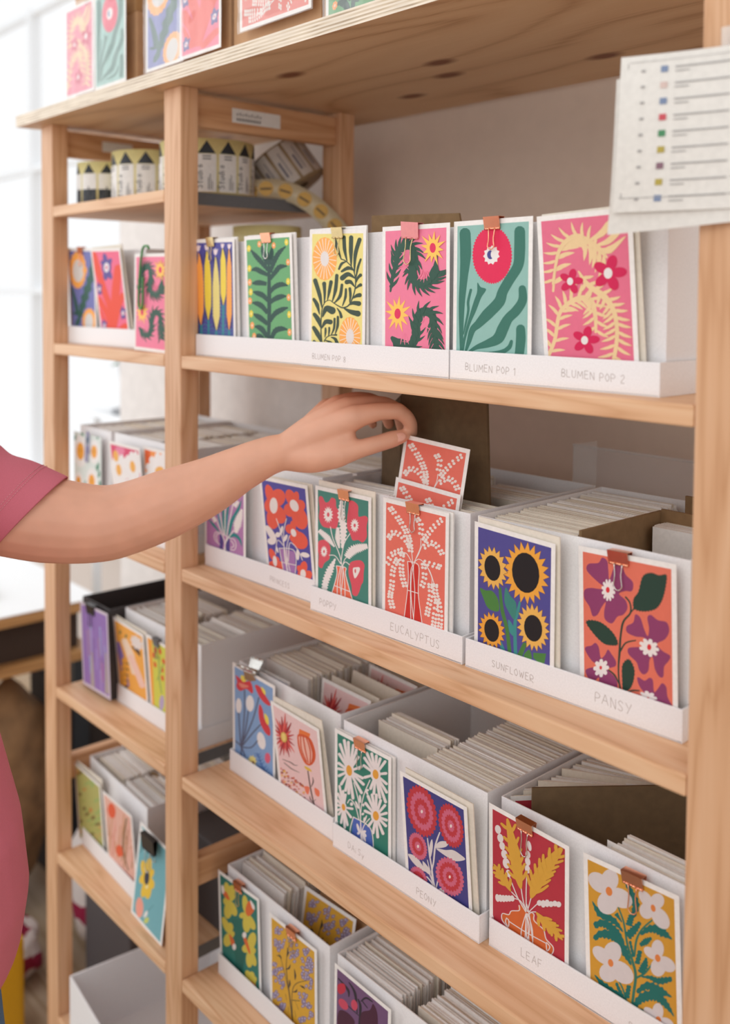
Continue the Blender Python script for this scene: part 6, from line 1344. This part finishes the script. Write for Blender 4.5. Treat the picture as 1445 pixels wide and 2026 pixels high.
bm = bmesh.new(); box(bm, 0, .2, 0, .3, 0, .012, bev=.002); tag(link('paper_stack', bm, PAPER), 'stack of white paper on the brown notebook', 'paper').location = (-1.36, -.13, ZF + .7628)
# crumpled things under the table and behind the shelving
def crumple(name, lab, cat, loc, size, m, seed, amp=.3, sub=4, kind=None):
    bm = bmesh.new(); bmesh.ops.create_icosphere(bm, subdivisions=sub, radius=1)
    for v in bm.verts:
        n_ = noise.noise(v.co * 1.7 + Vector((seed, 0, 0))) * amp + noise.noise(v.co * 4 + Vector((0, seed, 0))) * amp * .5
        v.co *= 1 + n_; v.co = Vector((v.co.x * size[0], v.co.y * size[1], v.co.z * size[2]))
    zmin = min(v.co.z for v in bm.verts)
    for v in bm.verts: v.co.z -= zmin
    o = tag(link(name, bm, m, None, True), lab, cat); o.location = loc; return o
BRP = mat('brown_paper', '#8a6846', .8, bump=.4, bs=25, var=.2)
crumple('paper_bag', 'crumpled brown paper bag under the work table', 'paper bag', (-1.14, .16, ZF), (.13, .13, .25), BRP, 3, .25)
crumple('paper_bag', 'second brown paper bag lying under the far end of the work table', 'paper bag', (-1.62, -.25, ZF), (.16, .18, .22), BRP, 9, .3)
bm = bmesh.new(); box(bm, -.12, .12, -.1, .1, 0, .52, bev=.01); tag(link('dark_crate', bm, mat('dark_brown', '#2f2622', .8)), 'tall dark box under the work table beside the left post', 'box').location = (-1.16, .40, ZF)
def striped():
    m = bpy.data.materials.new('red_white_stripes'); m.use_nodes = True; nt = m.node_tree; tc = nt.nodes.new('ShaderNodeTexCoord'); wv = nt.nodes.new('ShaderNodeTexWave')
    wv.bands_direction = 'Z'; wv.inputs['Scale'].default_value = 3.4; wv.inputs['Distortion'].default_value = 3.5; wv.inputs['Detail Scale'].default_value = 6
    nt.links.new(tc.outputs['Object'], wv.inputs['Vector']); r = nt.nodes.new('ShaderNodeValToRGB'); nt.links.new(wv.outputs['Fac'], r.inputs['Fac'])
    e = r.color_ramp.elements; e[0].position = .55; e[0].color = lin('#e6dcd8'); e[1].position = .66; e[1].color = lin('#9c1c44'); nt.links.new(r.outputs[0], nt.nodes['Principled BSDF'].inputs['Base Color']); nt.nodes['Principled BSDF'].inputs['Roughness'].default_value = .9
    return m
STR = striped()
crumple('fabric_bag', 'white fabric bag with dark red stripes behind the lower left bay', 'bag', (-.80, .27, ZF), (.085, .07, .16), STR, 5, .18)
crumple('fabric_bundle', 'bundle of white and red cloth on the floor left of the left post', 'cloth', (-.85, .08, ZF), (.07, .06, .07), STR, 11, .25)
crumple('green_bundle', 'dark green and white patterned cloth bundle left of the left post', 'cloth', (-1.00, .02, ZF), (.08, .08, .13), mat('green_pattern', '#4f6f68', .8, bs=30, var=.6), 21, .22)
bm = bmesh.new(); box(bm, -.05, .05, -.05, .05, 0, .22, bev=.01); tag(link('yellow_bin', bm, mat('yellow_plastic', '#d9a019', .4)), 'yellow plastic bin on the floor at the lower left edge', 'bin').location = (-.70, -.02, ZF)
bm = bmesh.new(); box(bm, -.08, .12, -.09, .09, 0, .36, bev=.005); tag(link('grey_crate', bm, mat('grey_crate', '#5a5558', .7)), 'dark grey crate behind the lower left bay', 'crate').location = (-.62, .27, ZF)
